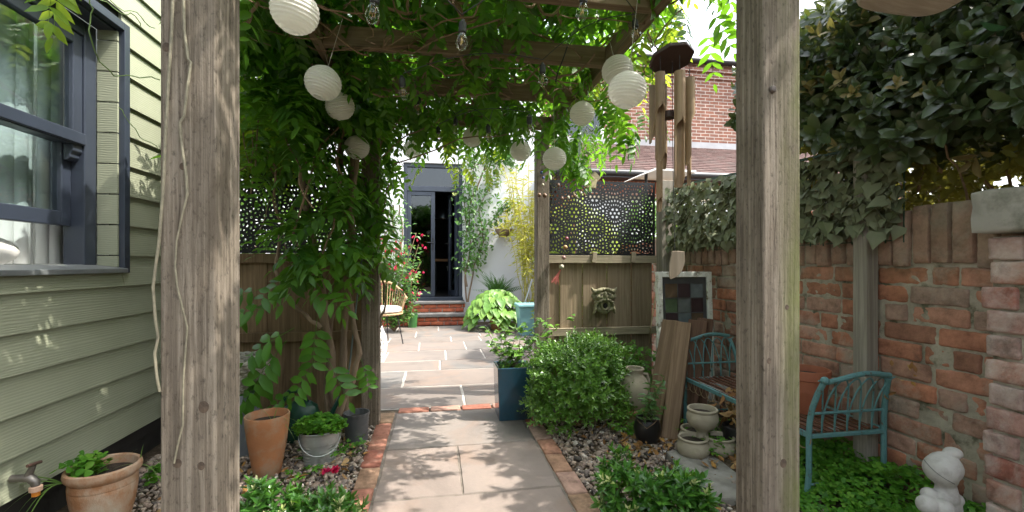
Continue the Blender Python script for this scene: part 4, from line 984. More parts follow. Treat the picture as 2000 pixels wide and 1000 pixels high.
# blue glazed square planter
M['bluegl'] = simple('deep teal blue glaze', (.018, .062, .10), .22, .35, 3, .08, 30, dirt=(.03, .045, .05), dscale=6, spec=.6, coat=.4)
bp = thing('square_planter', 'square blue glazed planter on the path edge holding a leggy shrub', 'planter', (.528, 3.1, 0))
x0, x1, y0, y1 = .408, .648, 2.985, 3.225
o = MB().add([(x0+.012, y0+.012, 0), (x1-.012, y0+.012, 0), (x1-.012, y1-.012, 0), (x0+.012, y1-.012, 0), (x0, y0, .355), (x1, y0, .355), (x1, y1, .355), (x0, y1, .355),
     (x0+.02, y0+.02, .355), (x1-.02, y0+.02, .355), (x1-.02, y1-.02, .355), (x0+.02, y1-.02, .355), (x0+.025, y0+.025, .3), (x1-.025, y0+.025, .3), (x1-.025, y1-.025, .3), (x0+.025, y1-.025, .3)],
     [(0,3,2,1), (0,1,5,4), (1,2,6,5), (2,3,7,6), (3,0,4,7), (4,5,9,8), (5,6,10,9), (6,7,11,10), (7,4,8,11), (8,9,13,12), (9,10,14,13), (10,11,15,14), (11,8,12,15)]).build('body', M['bluegl'], bp, bevel=.006, segs=3)
MB().box((x0+.026, y0+.026, .3), (x1-.026, y1-.026, .338)).build('soil', M['soil'], bp)
# urn behind the boxwood
urn = thing('stone_urn', 'pale stone amphora on a block, half hidden by the clipped shrub', 'urn', (1.19, 2.68, 0))
ub = Vector((0, 0, 0)); UP = Vector((1.285, 2.80, 0)); urn.location = (0, 0, 0)
MB().lathe([(.0, .11), (.055, .11), (.066, .12), (.085, .16), (.096, .21), (.094, .26), (.072, .305), (.052, .325), (.048, .34), (.058, .355), (.062, .364), (.057, .372), (.046, .37), (.04, .33)], ub, 36, close=False).build('body', M['stone'], urn, sm=True, ang=50)
for s_ in (-1, 1): MB().tube([ub+Vector((.05*s_, 0, .33)), ub+Vector((.085*s_, 0, .325)), ub+Vector((.1*s_, 0, .29)), ub+Vector((.092*s_, 0, .25))], .010, 8).build('handle', M['stone'], urn, sm=True)
MB().box((-.085, -.085, 0), (.085, .085, .108)).build('pedestal', M['terraold'], urn, bevel=.01)
urn.location = UP; urn.scale = (1, 1, 1)
# black pot with a leafy plant
P_bk = gp(1272, 862, .02); P_bk = Vector((P_bk.x, P_bk.y+.05, .005))
pot('black_pot', 'round black glazed pot with a loop of wire and a leafy seedling', 'pot', P_bk, [(.055, 0), (.06, .003), (.074, .04), (.078, .075), (.073, .11), (.064, .13), (.068, .138), (.064, .142), (.057, .138), (.055, .1)], M['blackpot'], soil=(.056, .12))
P_bk2 = Vector((1.64, 2.26, .02))
pot('black_pot', 'black pot of withered brown leaves half hidden by the near post', 'pot', P_bk2, [(.06, 0), (.064, .003), (.082, .06), (.084, .1), (.08, .14), (.076, .142), (.07, .135), (.066, .1)], M['blackpot'], soil=(.068, .12))
# strawberry planter: three low bowls and one above
sp_ = thing('trefoil_planter', 'cast stone planter with three low bowls and a raised bowl', 'planter', (1.44, 2.28, .02))
sc_ = Vector((1.44, 2.28, .015)); bowl = [(.0, .0), (.045, .0), (.074, .018), (.086, .045), (.084, .068), (.074, .086), (.072, .092), (.077, .097), (.078, .104), (.073, .109), (.066, .107), (.063, .095), (.062, .06), (.05, .045)]
bl_ = []
for k, a in enumerate((205, 325, 85)):
    c = sc_+Vector((math.cos(R(a))*.085, math.sin(R(a))*.085, 0)); bl_.append(c)
    MB().lathe(bowl, c, 30, close=False).build('bowl', M['stone'], sp_, sm=True, ang=45)
    MB().lathe([(0, .09), (.064, .086)], c, 18, close=False).build('soil', M['soil'], sp_)
MB().lathe([(.07, .0), (.05, .05), (.032, .09), (.03, .115), (.042, .135), (.068, .152), (.083, .185), (.081, .212), (.073, .228), (.077, .233), (.080, .242), (.076, .248), (.068, .247), (.064, .235), (.062, .2)], sc_, 34, close=False).build('column_bowl', M['stone'], sp_, sm=True, ang=45)
MB().lathe([(0, .224), (.064, .22)], sc_, 18, close=False).build('soil', M['soil'], sp_)
# flagstone among the pebbles
fl = [gp(x, y) for x, y in ((1300, 893), (1345, 885), (1400, 905), (1450, 945), (1452, 985), (1392, 990))]
mb = MB().prism([(p.x, p.y, -.02) for p in fl], (0, 0, .055)); tag(mb.build('flagstone', simple('grey riven stone', (.19, .18, .155), .9, .35, 8, .9, 40, dirt=(.29, .28, .25), dscale=9), bevel=.01, origin=(fl[0].x, fl[0].y, 0)), 'rough grey flagstone lying in the pebble bed', 'flagstone')
# ---------------------------------------------------------------- leaning timbers
M['oldplank'] = wood('weathered plank', (.15, .095, .06), (.29, .2, .13), 'z', dirt=(.2, .17, .12))
M['oldplank2'] = wood('reddish plank', (.11, .06, .04), (.2, .115, .075), 'z', dirt=(.14, .12, .09))
LP = [('leaning_post', 'square weathered timber with a stamped end leaning before the planks', [(1308, 835), (1336, 632)], 2.72, 2.93, .095, .085, 'oldplank', 12),
      ('leaning_plank', 'flat grey brown plank leaning on its edge, nearest the clipped shrub', [(1275, 800), (1312, 626)], 2.86, 2.98, .125, .035, 'oldplank', -6),
      ('leaning_plank', 'reddish plank leaning behind the square timber', [(1338, 815), (1364, 626)], 2.90, 3.04, .12, .03, 'oldplank2', 10),
      ('leaning_plank', 'narrow dark plank standing between the timber and the brick wall', [(1362, 815), (1378, 622)], 2.97, 3.07, .10, .028, 'oldplank2', 20)]
for nm, lab, ((ax_, ay), (bx_, by)), Za, Zb, w_, h_, m, tw in LP:
    a = gp(ax_, ay, 0.0); a = atZ(ax_, ay, Za); a.z = .0; b = atZ(bx_, by, Zb); L = (b-a).length
    o = MB().box((-w_/2, -h_/2, 0), (w_/2, h_/2, L)).build(nm, M[m], None, bevel=.004)
    q = (b-a).to_track_quat('Z', 'Y').to_matrix().to_4x4(); o.matrix_world = Matrix.Translation(a) @ Matrix.Rotation(0, 4, 'Z') @ q @ Matrix.Rotation(R(tw), 4, 'Z'); tag(o, lab, 'timber')
    if nm == 'leaning_plank': o['group'] = 'planks leaning by the wall'
    if nm == 'leaning_post':
        mk = MB()
        for i in range(3): mk.box((-.014, -h_/2-.0012, L-.105+i*.012), (.014, -h_/2-.0004, L-.100+i*.012))
        mk.box((-.017, -h_/2-.0012, L-.112), (-.014, -h_/2-.0004, L-.064)).box((.014, -h_/2-.0012, L-.112), (.017, -h_/2-.0004, L-.064))
        k = mk.build('stamp', M['black']); k.parent = o
# ---------------------------------------------------------------- stained glass window leaning in the corner
swx0, swx1, swz0, swz1 = 0, .40, 0, .90
t = NT('peeling white paint'); v = t.coord(); n = t.noise(v, 16, 8, .75)
t.pbr(t.ramp(n, [(.50, (.66, .67, .62)), (.56, (.55, .54, .48)), (.6, (.2, .16, .11))]), .75, 0, t.bump(n, .7, .004), .3); M['peel'] = t.m
sg = thing('stained_glass_window', 'old leaded stained glass casement in a peeling white frame leaning in the corner', 'window', (0, 0, 0))
MB().box((0, 0, 0), (.036, .04, .90)).box((.364, 0, 0), (.40, .04, .90)).box((.036, 0, .862), (.364, .04, .90)).box((.036, 0, 0), (.364, .04, .06)).build('frame', M['peel'], sg, bevel=.003)
cols = [(.10, .07, .045), (.045, .03, .035), (.13, .16, .17), (.07, .11, .06), (.12, .14, .14), (.04, .025, .028)]
gm = [simple('coloured glass %d' % i, c, .25, .2, 20, .15, 30, spec=.6) for i, c in enumerate(cols)]
ix0, ix1, iz0, iz1 = .058, .342, .10, .82; ph = (iz1-iz0)/7; pw = (ix1-ix0)/3
for r_ in range(7):
    for c_ in range(3):
        MB().box((ix0+c_*pw+.003, .018, iz1-(r_+1)*ph+.003), (ix0+(c_+1)*pw-.003, .022, iz1-r_*ph-.003)).build('coloured_pane', gm[(0, 1, 2, 3, 4, 5, 1, 2, 0)[(r_*3+c_) % 9] if r_ < 3 else (r_*2+c_) % 6], sg)
ld = MB()
for k in range(4): ld.box((ix0+k*pw-.003, .015, iz0), (ix0+k*pw+.003, .025, iz1))
for k in range(8): ld.box((ix0, .0145, iz0+k*ph-.003), (ix1, .0255, iz0+k*ph+.003))
ld.box((.036, .017, .06), (ix0-.003, .023, .862)).box((ix1+.003, .017, .06), (.364, .023, .862)).box((ix0-.003, .017, iz1), (ix1+.003, .023, .862))
ld.build('lead', simple('lead came', (.09, .095, .10), .5, .2, 20, metal=.5), sg)
sg.location = (1.518, 2.90, .095); sg.rotation_euler = (R(-3), 0, R(-3))
# stone block it stands on
tag(MB().obox((1.72, 2.93, .02), (.44, .15, .15)).build('stone_block', M['stone'], None, bevel=.01, origin=(1.72, 2.93, 0)), 'low stone block under the leaded casement', 'block')
# bamboo cane leaning by it
tag(MB().tube([gp(1262, 735), atY(1271, 640, 3.5), atY(1281, 572, 3.57)], .005, 6).build('garden_cane', simple('dry cane', (.42, .33, .19), .7, .2), None, origin=gp(1262, 735), sm=True), 'thin dry cane leaning on the pale fence next to the casement', 'cane')
# ---------------------------------------------------------------- green man plaque
pqc = atY(1179, 584, FYR-.03); pq = MB()
def el(x, z, rx, rz, ry=.03, dy=0, rot=0): pq.ball(pqc+Vector((x, -dy, z)), (rx, ry, rz), 18, 12, Matrix.Rotation(rot, 4, 'Y'))
el(0, 0, .085, .098, .03)
for s in (-1, 1):
    el(s*.042, .073, .036, .019, .03, .022, s*.35); el(s*.078, .062, .024, .022, .022, .012); el(s*.098, .075, .012, .026, .015, .01, s*.5)
    el(s*.047, .018, .034, .026, .03, .026); el(s*.017, .082, .016, .014, .02, .03); el(s*.036, .048, .024, .008, .018, .028, s*.2)
    el(s*.040, -.012, .033, .013, .02, .036, s*.55)
    for k in range(5): el(s*(.062+.006*k), -.018-.021*k, .030-.002*k, .011, .022, .014+.004*(k % 2), s*(.5+.18*k))
    for k in range(3): el(s*(.026+.018*k), -.095+.008*k, .014, .026, .02, .014, s*(.25+.2*k))
    el(s*.088, .02, .02, .03, .016, .004, s*.3)
el(0, .022, .017, .044, .032, .04); el(-.014, -.004, .013, .012, .02, .05); el(.014, -.004, .013, .012, .02, .05); el(0, -.1, .02, .026, .02, .02)
for k in range(14):
    a = 2*PI*k/14; el(.030*math.cos(a), -.052+.034*math.sin(a), .011, .011, .015, .034)
pqo = pq.build('face_plaque', M['greenstone'], None, origin=pqc, sm=True)
rm_ = pqo.modifiers.new('Remesh', 'REMESH'); rm_.mode = 'VOXEL'; rm_.voxel_size = .0035; rm_.use_smooth_shade = True
sm_ = pqo.modifiers.new('Smooth', 'SMOOTH'); sm_.iterations = 3; sm_.factor = .5
tag(pqo, 'mossy stone green man face plaque with an open mouth on the pale fence', 'plaque')
mo = MB().ball(pqc+Vector((0, -.026, -.052)), (.024, .012, .028), 16, 10).build('mouth', M['dark'], None, origin=pqc, sm=True); mo.parent = pqo; mo.location = (0, 0, 0)  # near-black ball paints the shade inside the open mouth
for s in (-1, 1):
    e_ = MB().ball(pqc+Vector((s*.036, -.052, .040)), (.013, .005, .006), 10, 8).build('eye', simple('hollow shade', (.05, .048, .03), .9, .2), None, origin=pqc, sm=True); e_.parent = pqo; e_.location = (0, 0, 0)  # dark balls paint the shade of the eye hollows
# ---------------------------------------------------------------- teal iron bench
t = NT('chipped teal paint'); v = t.coord(); n = t.noise(v, 30, 7, .7)
t.pbr(t.ramp(n, [(.36, (.10, .055, .03)), (.42, (.085, .20, .205)), (.7, (.12, .255, .26))]), .5, 0, t.bump(n, .25, .002), .4); M['teal'] = t.m
t = NT('rusty slat'); v = t.coord((1, .12, 1)); n = t.noise(v, 26, 7, .7)
t.pbr(t.ramp(n, [(.40, (.085, .038, .024)), (.56, (.15, .065, .038)), (.62, (.25, .33, .33)), (.75, (.2, .4, .42))]), .8, 0, t.bump(n, .4, .003), .25); M['rust'] = t.m
BX0, BX1, BY0, BY1, BZ = 1.55, 1.92, 1.68, 2.64, .335
bn = thing('garden_bench', 'backless teal iron bench with scrolled arched ends and rusty slats', 'bench', (1.74, 2.16, 0))
mb = MB()
for k in range(9):
    x = BX0+.028+k*(BX1-BX0-.05)/8; mb.box((x-.010, BY0+.012, BZ-.004), (x+.010, BY1-.012, BZ+.003))
mb.build('seat_slats', M['rust'], bn, bevel=.001)
fr = MB()
for x in (BX0, BX1): fr.box((x-.008, BY0, BZ-.018), (x+.008, BY1, BZ+.004))
for y in (BY0, (BY0+BY1)/2, BY1): fr.box((BX0+.009, y-.009, BZ-.019), (BX1-.009, y+.009, BZ-.0045))
fr.build('seat_frame', M['teal'], bn, bevel=.002)
sc2 = MB(); ns = 16
for k in range(ns):
    y = BY0+(k+.5)*(BY1-BY0)/ns; r = (BY1-BY0)/ns*.75
    sc2.tube([(BX0-.004, y-r*math.cos(a), BZ-.018-.05*math.sin(a)) for a in np.linspace(0, PI, 11)], .0022, 5)
sc2.build('scallop_edge', simple('rusty wire', (.24, .16, .09), .8, .3, 20), bn)
def bend(y, sgn):
    """an arched end at y leaning outward (sgn) at the top"""
    def P(x, z): 
        k = max(0, (z-BZ)/.25); return Vector((x, y+sgn*.055*k*k, z))
    out = MB(); gz0 = gz(1.56, y)-.03
    topz = BZ+.255
    arc = []
    for i in range(15):
        s = i/14; arc.append(P(BX0+.03+(BX1-BX0-.06)*s+0, topz-.03+.032*ss(s/.6)-.012*ss((s-.7)/.3)))
    out.tube(arc, .0115, 8)
    for x, dx in ((BX0, .03), (BX1, -.03)):
        pts = [Vector((x-dx*.15, y-sgn*.01, gz0)), Vector((x, y, BZ*.5)), Vector((x, y, BZ))]+[P(x+dx*(q**2), BZ+.23*q) for q in (.25, .5, .75, 1)]
        out.tube(pts, .0115, 8)
    out.ball(P(BX0+.03, topz-.022), .017, 12, 8)
    out.tube([P(BX0, BZ+.085), P(BX1, BZ+.085)], .006, 6)
    o = out.build('end_frame', M['teal'], bn, sm=True)
    th = MB(); n = 6; wd = (BX1-BX0)/n
    for i in range(n+1):
        xb = BX0+i*wd
        for d in (-1, 1):
            xe = xb+d*wd*1.0
            if xe < BX0-.001 or xe > BX1+.001: continue
            cl = [P(xb+(xe-xb)*(1-math.cos(q*PI/2)), BZ+(.235)*math.sin(q*PI/2)) for q in np.linspace(0, 1, 9)]
            th.tube(cl, .0035, 5)
    th.build('lattice', M['teal'], bn, sm=True)
bend(BY0, -1); bend(BY1, 1)
for y in (BY0, BY1): MB().tube([(BX0, y, .12), (BX1, y, .12)], .005, 6).build('stretcher', M['teal'], bn)
P_red = Vector((1.765, 1.93, BZ+.004))
pot('terracotta_pot', 'smooth reddish clay pot standing on the slats of the teal bench', 'pot', P_red, [(.068, 0), (.07, .003), (.086, .10), (.0875, .104), (.0875, .108), (.09, .13), (.093, .16), (.1, .163), (.103, .20), (.101, .206), (.094, .206), (.092, .19), (.088, .15)],
    simple('red clay', (.31, .10, .05), .75, .12, 6, .15), soil=(.09, .175))
# slender post against the wall
pb = atX(1750, 900, 1.90)
tag(MB().box((1.895, 1.735, 0), (1.955, 1.805, 1.66)).build('timber_post', M['greypost'], None, origin=(1.925, 1.77, 0), bevel=.003), 'slim grey timber post fixed against the garden wall beside the bench end', 'post')
# ---------------------------------------------------------------- bust figurine
fb = atZ(1835, 960, 1.5); fb.z = gz(fb.x, fb.y)-.02
s = MB(); W = lambda px, py, d=0: atZ(px, py, 1.5+d)
def sb(px, py, rpx, d=0, sq=(1, 1, 1)): s.ball(W(px, py, d), tuple(rpx*1.5/F*k for k in sq), 20, 14)
sb(1839, 917, 29.5, 0, (.97, 1, 1.0)); sb(1844, 931, 22, 0)
for q in range(7): sb(1846+.5*q, 938+4.2*q, 15.5+.5*q, .002)
sb(1842, 972, 28, .0, (1.1, .75, .62)); sb(1815, 967, 14.5, .0); sb(1868, 976, 12.5, .004); sb(1840, 988, 32, .004, (1.05, .75, .85))
sb(1811, 986, 18, -.022, (1, 1, 1.0)); sb(1841, 994, 19, -.032, (1, 1, 1.0)); sb(1864, 995, 14, .0, (.85, 1, 1.6))
sb(1838, 1012, 25, 0, (1, .8, 1.1)); sb(1838, 1045, 36, 0, (1, .9, 1)); sb(1815, 1055, 24, -.02); sb(1862, 1055, 24, -.01); sb(1838, 1075, 42, 0, (1, 1, .6))
so_ = s.build('bust_figurine', simple('speckled white stone', (.40, .385, .36), .75, .1, 8, .35, 80, dirt=(.22, .21, .19), dscale=22, dlo=.5, dhi=.8), None, origin=fb, sm=True)
r2 = so_.modifiers.new('Remesh', 'REMESH'); r2.mode = 'VOXEL'; r2.voxel_size = .0022; r2.use_smooth_shade = True
r3 = so_.modifiers.new('Smooth', 'SMOOTH'); r3.iterations = 22; r3.factor = .5
tag(so_, 'white stone figurine of a woman with a hair bun standing in clover', 'figurine')
s = MB(); sb(1844.5, 912.5, 29, .004, (.98, 1, 1)); sb(1861, 885, 14.5, .002, (1.15, 1, .78)); sb(1856, 894, 9, .002)
hr_ = s.build('hair', so_.data.materials[0], None, origin=fb, sm=True); hr_.parent = so_; hr_.location = (0, 0, 0)
q1 = hr_.modifiers.new('Remesh', 'REMESH'); q1.mode = 'VOXEL'; q1.voxel_size = .0016; q1.use_smooth_shade = True; q2 = hr_.modifiers.new('Smooth', 'SMOOTH'); q2.iterations = 4; q2.factor = .5
# swept fringe line of the hair, its crease shade drawn as a dark tube
hh_ = []
hc = W(1841, 916); hr = 29.3*1.5/F; vd = (CAM-hc).normalized(); sr = vd.cross(Vector((0, 0, 1))).normalized()*-1; su = sr.cross(vd)*-1
if su.z < 0: su = -su
for q in np.linspace(0, 1, 18):
    a_, b_ = -.93+1.50*q-.10*math.sin(PI*q), .36-1.12*q-.12*math.sin(PI*q); m_ = a_*a_+b_*b_
    if m_ > .96: k_ = math.sqrt(.96/m_); a_ *= k_; b_ *= k_; m_ = .96
    hh_.append(hc+(sr*a_+su*b_+vd*math.sqrt(1-m_))*hr)
k = MB().tube(hh_, .0021, 6).build('hair_edge', simple('crease shade', (.16, .16, .155), .8, bump=0), None, origin=fb, sm=True); k.parent = so_; k.location = (0, 0, 0)
# ---------------------------------------------------------------- outdoor tap
tp = atX(22, 935, SX+.02); tpt = thing('outdoor_tap', 'brass garden tap with an orange hose connector on the sage boards', 'tap', tp)
M['brass'] = simple('dull brass', (.17, .155, .14), .45, .3, 20, .2, metal=.7)
B = tp+Vector((.0, 0, 0)); sx = Vector((1, 0, 0))
MB().tube([B, B+Vector((.03, 0, .0)), B+Vector((.06, 0, -.002)), B+Vector((.075, 0, -.018)), B+Vector((.077, 0, -.034))], [.013, .013, .016, .015, .012], 14).tube([B+Vector((.052, 0, .004)), B+Vector((.070, 0, .045))], [.013, .009], 12).build('body', M['brass'], tpt, sm=True)
MB().tube([B+Vector((.070, -.026, .052)), B+Vector((.074, .026, .046))], .006, 10).tube([B+Vector((.068, 0, .04)), B+Vector((.072, 0, .05))], .006, 8).build('handle', simple('old bronze', (.12, .07, .055), .5, .2, metal=.5), tpt, sm=True)
MB().lathe([(.016, -.05), (.019, -.05), (.019, -.034), (.012, -.032)], B+Vector((.077, 0, 0)), 16).build('collar', simple('faded plastic', (.5, .33, .24), .6), tpt)
MB().lathe([(.009, -.07), (.012, -.068), (.012, -.05)], B+Vector((.077, 0, 0)), 16).build('connector', simple('orange plastic', (.55, .19, .02), .45), tpt)
# ---------------------------------------------------------------- pale twining cords on the near post
tw = thing('dry_vine', 'two pale bare vine stems winding up the near timber post', 'vine', (-.5, .99, 0))
M['palevine'] = simple('pale vine', (.22, .20, .14), .7, .3, 60, .5)
def onpost(L, r, dy=.004): return [atY(x, y, 1.0-dy) for x, y in L]
MB().tube(onpost([(338, -20), (335, 70), (330, 140), (324, 250), (318, 380), (311, 470), (304, 520), (299, 560), (303, 620), (309, 660), (302, 690), (306, 735), (312, 765)], 0, .006), [.0028]*6+[.0026]*7, 7).build('stem', M['palevine'], tw, sm=True)
MB().tube(onpost([(358, -20), (360, 60), (367, 115), (373, 122), (366, 170), (360, 225), (351, 240), (356, 290), (364, 345), (366, 378), (356, 420), (345, 470), (342, 520), (346, 560), (366, 640), (362, 690), (358, 740), (357, 830), (347, 870), (340, 905)], 0, .005), [.0026]*10+[.0018]*10, 7).build('stem', M['palevine'], tw, sm=True)
# ---------------------------------------------------------------- rattan chair on the patio
rc = thing('rattan_chair', 'golden rattan armchair with a pale seat pad on black legs', 'chair', (-.66, 6.15, 0))
M['rattan'] = simple('rattan cane', (.38, .25, .13), .6, .25, 14, .3)
cx, cy, sz = -.68, 6.15, .40; yaw = R(-55)
def RC(a, r, z): return Vector((cx+r*math.cos(a+yaw), cy+r*math.sin(a+yaw)*.95, z))
mb = MB(); top = []; bot = []
for k in range(41):
    a = R(40)+R(280)*k/40; s_ = abs((k-20)/20); hz = .80-.20*ss((s_-.25)/.55); top.append(RC(a, .30+.04*(1-s_), hz)); bot.append(RC(a, .25, sz+.02))
mb.tube(top, .016, 8); mb.tube(bot, .012, 8)
for k in range(0, 41, 1): mb.tube([bot[k], bot[k].lerp(top[k], .5)+Vector((0, 0, .01)), top[k]], .0045, 5)
mb.tube([RC(2*PI*k/30, .25, sz) for k in range(31)], .014, 8, False); mb.build('shell', M['rattan'], rc, sm=True)
MB().lathe([(0, .0), (.23, .0), (.255, .02), (.255, .045), (.23, .07), (0, .075)], (cx, cy, sz+.015), 30).build('seat_cushion', simple('pale seat pad', (.55, .52, .47), .9, .08, 8, .4), rc, sm=True)
for a in (45, 135, 225, 315): MB().tube([RC(R(a), .19, sz), RC(R(a), .27, 0)], .008, 6).build('leg', M['black'], rc)
# white wire basket behind the far post
wb = thing('wire_basket', 'white woven wire drum stool beside the rattan chair', 'basket', (-.77, 5.05, 0)); mb = MB(); wc_ = Vector((-.72, 5.05, 0))
for k in range(36):
    a = 2*PI*k/36; mb.tube([wc_+Vector((math.cos(a+j*.13)*(.16+.05*math.sin(PI*j/6)), math.sin(a+j*.13)*(.16+.05*math.sin(PI*j/6)), .36*j/6)) for j in range(7)], .004, 4)
    if k % 2: mb.tube([wc_+Vector((math.cos(a-j*.13)*(.16+.05*math.sin(PI*j/6)), math.sin(a-j*.13)*(.16+.05*math.sin(PI*j/6)), .36*j/6)) for j in range(7)], .004, 4)
for z, r in ((0.005, .16), (.09, .195), (.18, .21), (.27, .195), (.36, .16)): mb.tube([wc_+Vector((math.cos(2*PI*k/30)*r, math.sin(2*PI*k/30)*r, z)) for k in range(31)], .005, 5, False)
mb.build('wires', M['white'], wb)
MB().lathe([(0, .362), (.165, .362), (.165, .375), (0, .378)], wc_, 28).build('top', M['white'], wb)
# blue-green planters and a broom handle by the hostas
for (px, py, hh_p, Y, lab) in ((1032, 640, .36, 6.6, 'pale turquoise planter behind the far post next to the hostas'), (975, 640, .2, 7.25, 'terracotta pot overflowing with big hosta leaves')):
    p = atY(px, py, Y); p.z = 0
    if 'hosta leaves' in lab: pot('terracotta_pot', lab, 'pot', p, [(.12, 0), (.17, .19), (.18, .2), (.165, .2), (.15, .15)], M['terra'], soil=(.155, .16)); P_hosta = p
    else:
        r_ = thing('turquoise_planter', lab, 'planter', p)
        MB().add([(p.x-.13, p.y-.13, 0), (p.x+.13, p.y-.13, 0), (p.x+.13, p.y+.13, 0), (p.x-.13, p.y+.13, 0), (p.x-.17, p.y-.17, .42), (p.x+.17, p.y-.17, .42), (p.x+.17, p.y+.17, .42), (p.x-.17, p.y+.17, .42)], [(0,3,2,1), (4,5,6,7), (0,1,5,4), (1,2,6,5), (2,3,7,6), (3,0,4,7)]).build('body', simple('turquoise glaze', (.16, .33, .35), .4, .15, 4), r_, bevel=.012)
        MB().box((p.x-.185, p.y-.185, .42), (p.x+.185, p.y+.185, .46)).build('rim', simple('turquoise rim', (.2, .4, .42), .4, .1), r_, bevel=.01)
a, b = gp(1008, 647), atY(1040, 545, 6.9)
tag(MB().tube([a, b], .014, 8).build('broom_handle', simple('grey tube', (.35, .36, .37), .4, metal=.4), None, origin=a), 'grey metal pole propped beside the turquoise planter', 'pole')
# small green pot on the step
gpp = atY(806, 617, 7.74); gpp.z = .0
pot('green_pot', 'small bright green pot at the foot of the brick steps', 'pot', Vector((gpp.x, 7.68, 0)), [(.07, 0), (.085, .22), (.09, .225), (.08, .225), (.075, .2)], simple('green plastic', (.045, .15, .04), .4), soil=(.076, .19))
# ================================================================ planting
def wander(p, q, n=14, amp=.05, f=3.0):
    p, q = Vector(p), Vector(q); o = Vector((random.uniform(0, 99), random.uniform(0, 99), random.uniform(0, 99))); out = []
    for i in range(n+1):
        t_ = i/n; w_ = math.sin(PI*t_)**.5
        out.append(p.lerp(q, t_)+noise.noise_vector(Vector((t_*f, 0, 0))+o)*amp*w_*2)
    return out
def A(v): return np.array(v, float)
def boxpts(n, lo, hi): return rng.uniform(lo, hi, size=(n, 3))
def clumpy(n, lo, hi, f=3.0, thr=-.1):
    """points in a box kept where a noise field is high: leaves gaps"""
    out = []
    while len(out) < n:
        for p in boxpts(n, lo, hi):
            if noise.noise(Vector(p*f)) > thr+random.uniform(-.25, .25): out.append(p)
            if len(out) >= n: break
    return np.array(out)
# ---------------------------------------------------------------- wisteria
wi = thing('wisteria_vine', 'big leafy wisteria covering the pergola roof and hanging down one side in a dark curtain', 'vine', (-.55, 2.95, 0))
ctpl = [compound(5, .27, .08, .034, .45), compound(5, .24, .073, .031, .6), compound(6, .30, .078, .033, .5), compound(4, .2, .072, .031, .35), compound(5, .25, .075, .032, .8)]
LC = [A(atZ(px, py, .147*F/d_)) for px, py, d_, *_ in LAN]
def hang(pos, down=(.2, 1.1), scl=(.8, 1.15), bias=None):
    pos = np.asarray(pos); ok = np.ones(len(pos), bool)
    for c in LC:                      # leaves keep off the lanterns and the air just before them
        ax = A(CAM)-c; ax /= np.linalg.norm(ax); v = pos-c; s_ = v @ ax; near = np.linalg.norm(v-np.clip(s_, -.02, .75)[:, None]*ax-A([0, 0, .07]), axis=1)
        ok &= near > .17
    pos = pos[ok]
    n = len(pos); th = rng.uniform(0, 2*PI, n); dz = -rng.uniform(*down, n)
    d = np.stack([np.cos(th), np.sin(th), dz], 1)
    if bias is not None: d += np.asarray(bias)
    nn = unit(np.stack([rng.normal(0, .35, n), rng.normal(0, .35, n), np.ones(n)], 1))
    return pos, unit(d), nn, rng.uniform(*scl, n)
parts = []
def keep(P, k=-.455):
    """leave the strip before the garden building free of leaves"""
    P = np.asarray(P); return P[P[:, 0] > k*P[:, 1]+.06]
# roof mat, above the beams
parts.append(scatter(ctpl, *hang(keep(clumpy(1180, (-.76, 1.62, 2.40), (1.12, 3.75, 2.75), 2.6, -.16)), (.0, .5))))
parts.append(scatter(ctpl, *hang(keep(clumpy(150, (-.75, 1.6, 2.22), (.85, 3.6, 2.32), 2.2, .0)), (.2, 1.0), (.7, 1.0))))
parts.append(scatter(ctpl, *hang(keep(clumpy(60, (-.6, 2.3, 2.04), (.8, 3.5, 2.2), 2.2, .0)), (.3, 1.3), (.65, .95))))
parts.append(scatter(ctpl, *hang(clumpy(70, (-.4, 3.15, 2.0), (.95, 3.8, 2.4), 2.2, -.1), (.2, 1.1), (.7, 1.0))))
parts.append(scatter(ctpl, *hang(keep(clumpy(120, (-1.65, 3.0, 1.75), (-.85, 3.5, 2.5), 3.0, -.15)), (-.1, .8))))
# thick curtain on the garden-building side
front = (.25, -.55, .0)
parts.append(scatter(ctpl, *hang(keep(clumpy(350, (-.90, 2.35, 1.82), (-.48, 3.2, 2.5), 3.0, -.2)), (-.2, .6), (.9, 1.3), front)))
parts.append(scatter(ctpl, *hang(keep(clumpy(105, (-.74, 2.6, 1.1), (-.42, 3.1, 1.85), 4.0, .02)), (-.1, .7), (.9, 1.25), front)))
parts.append(scatter(ctpl, *hang(keep(clumpy(16, (-1.45, 2.7, 1.45), (-.9, 3.15, 1.85), 3.0, -.05)), (-.1, .6), (.8, 1.1), front)))
parts.append(scatter(ctpl, *hang(keep(clumpy(90, (-1.0, 1.85, 2.05), (-.55, 2.5, 2.5), 3.0, -.1)), (.1, .9))))
# swag under the far beam
sw = []
while len(sw) < 210:
    p = rng.uniform((-.5, 2.85, 1.4), (.62, 3.6, 2.2)); lim = 1.42+.66*max(0, (p[0]+.5)/.5)
    if p[2] > min(lim, 2.08)+random.uniform(-.08, .1): sw.append(p)
parts.append(scatter(ctpl, *hang(A(sw), (.4, 1.4), (.65, .95))))
parts.append(scatter(ctpl, *hang(clumpy(210, (-.5, .3, 2.36), (1.45, 1.45, 2.75), 3.0, -.1), (.0, .5))))  # out-of-view leaves overhead, added to keep sun off the near posts
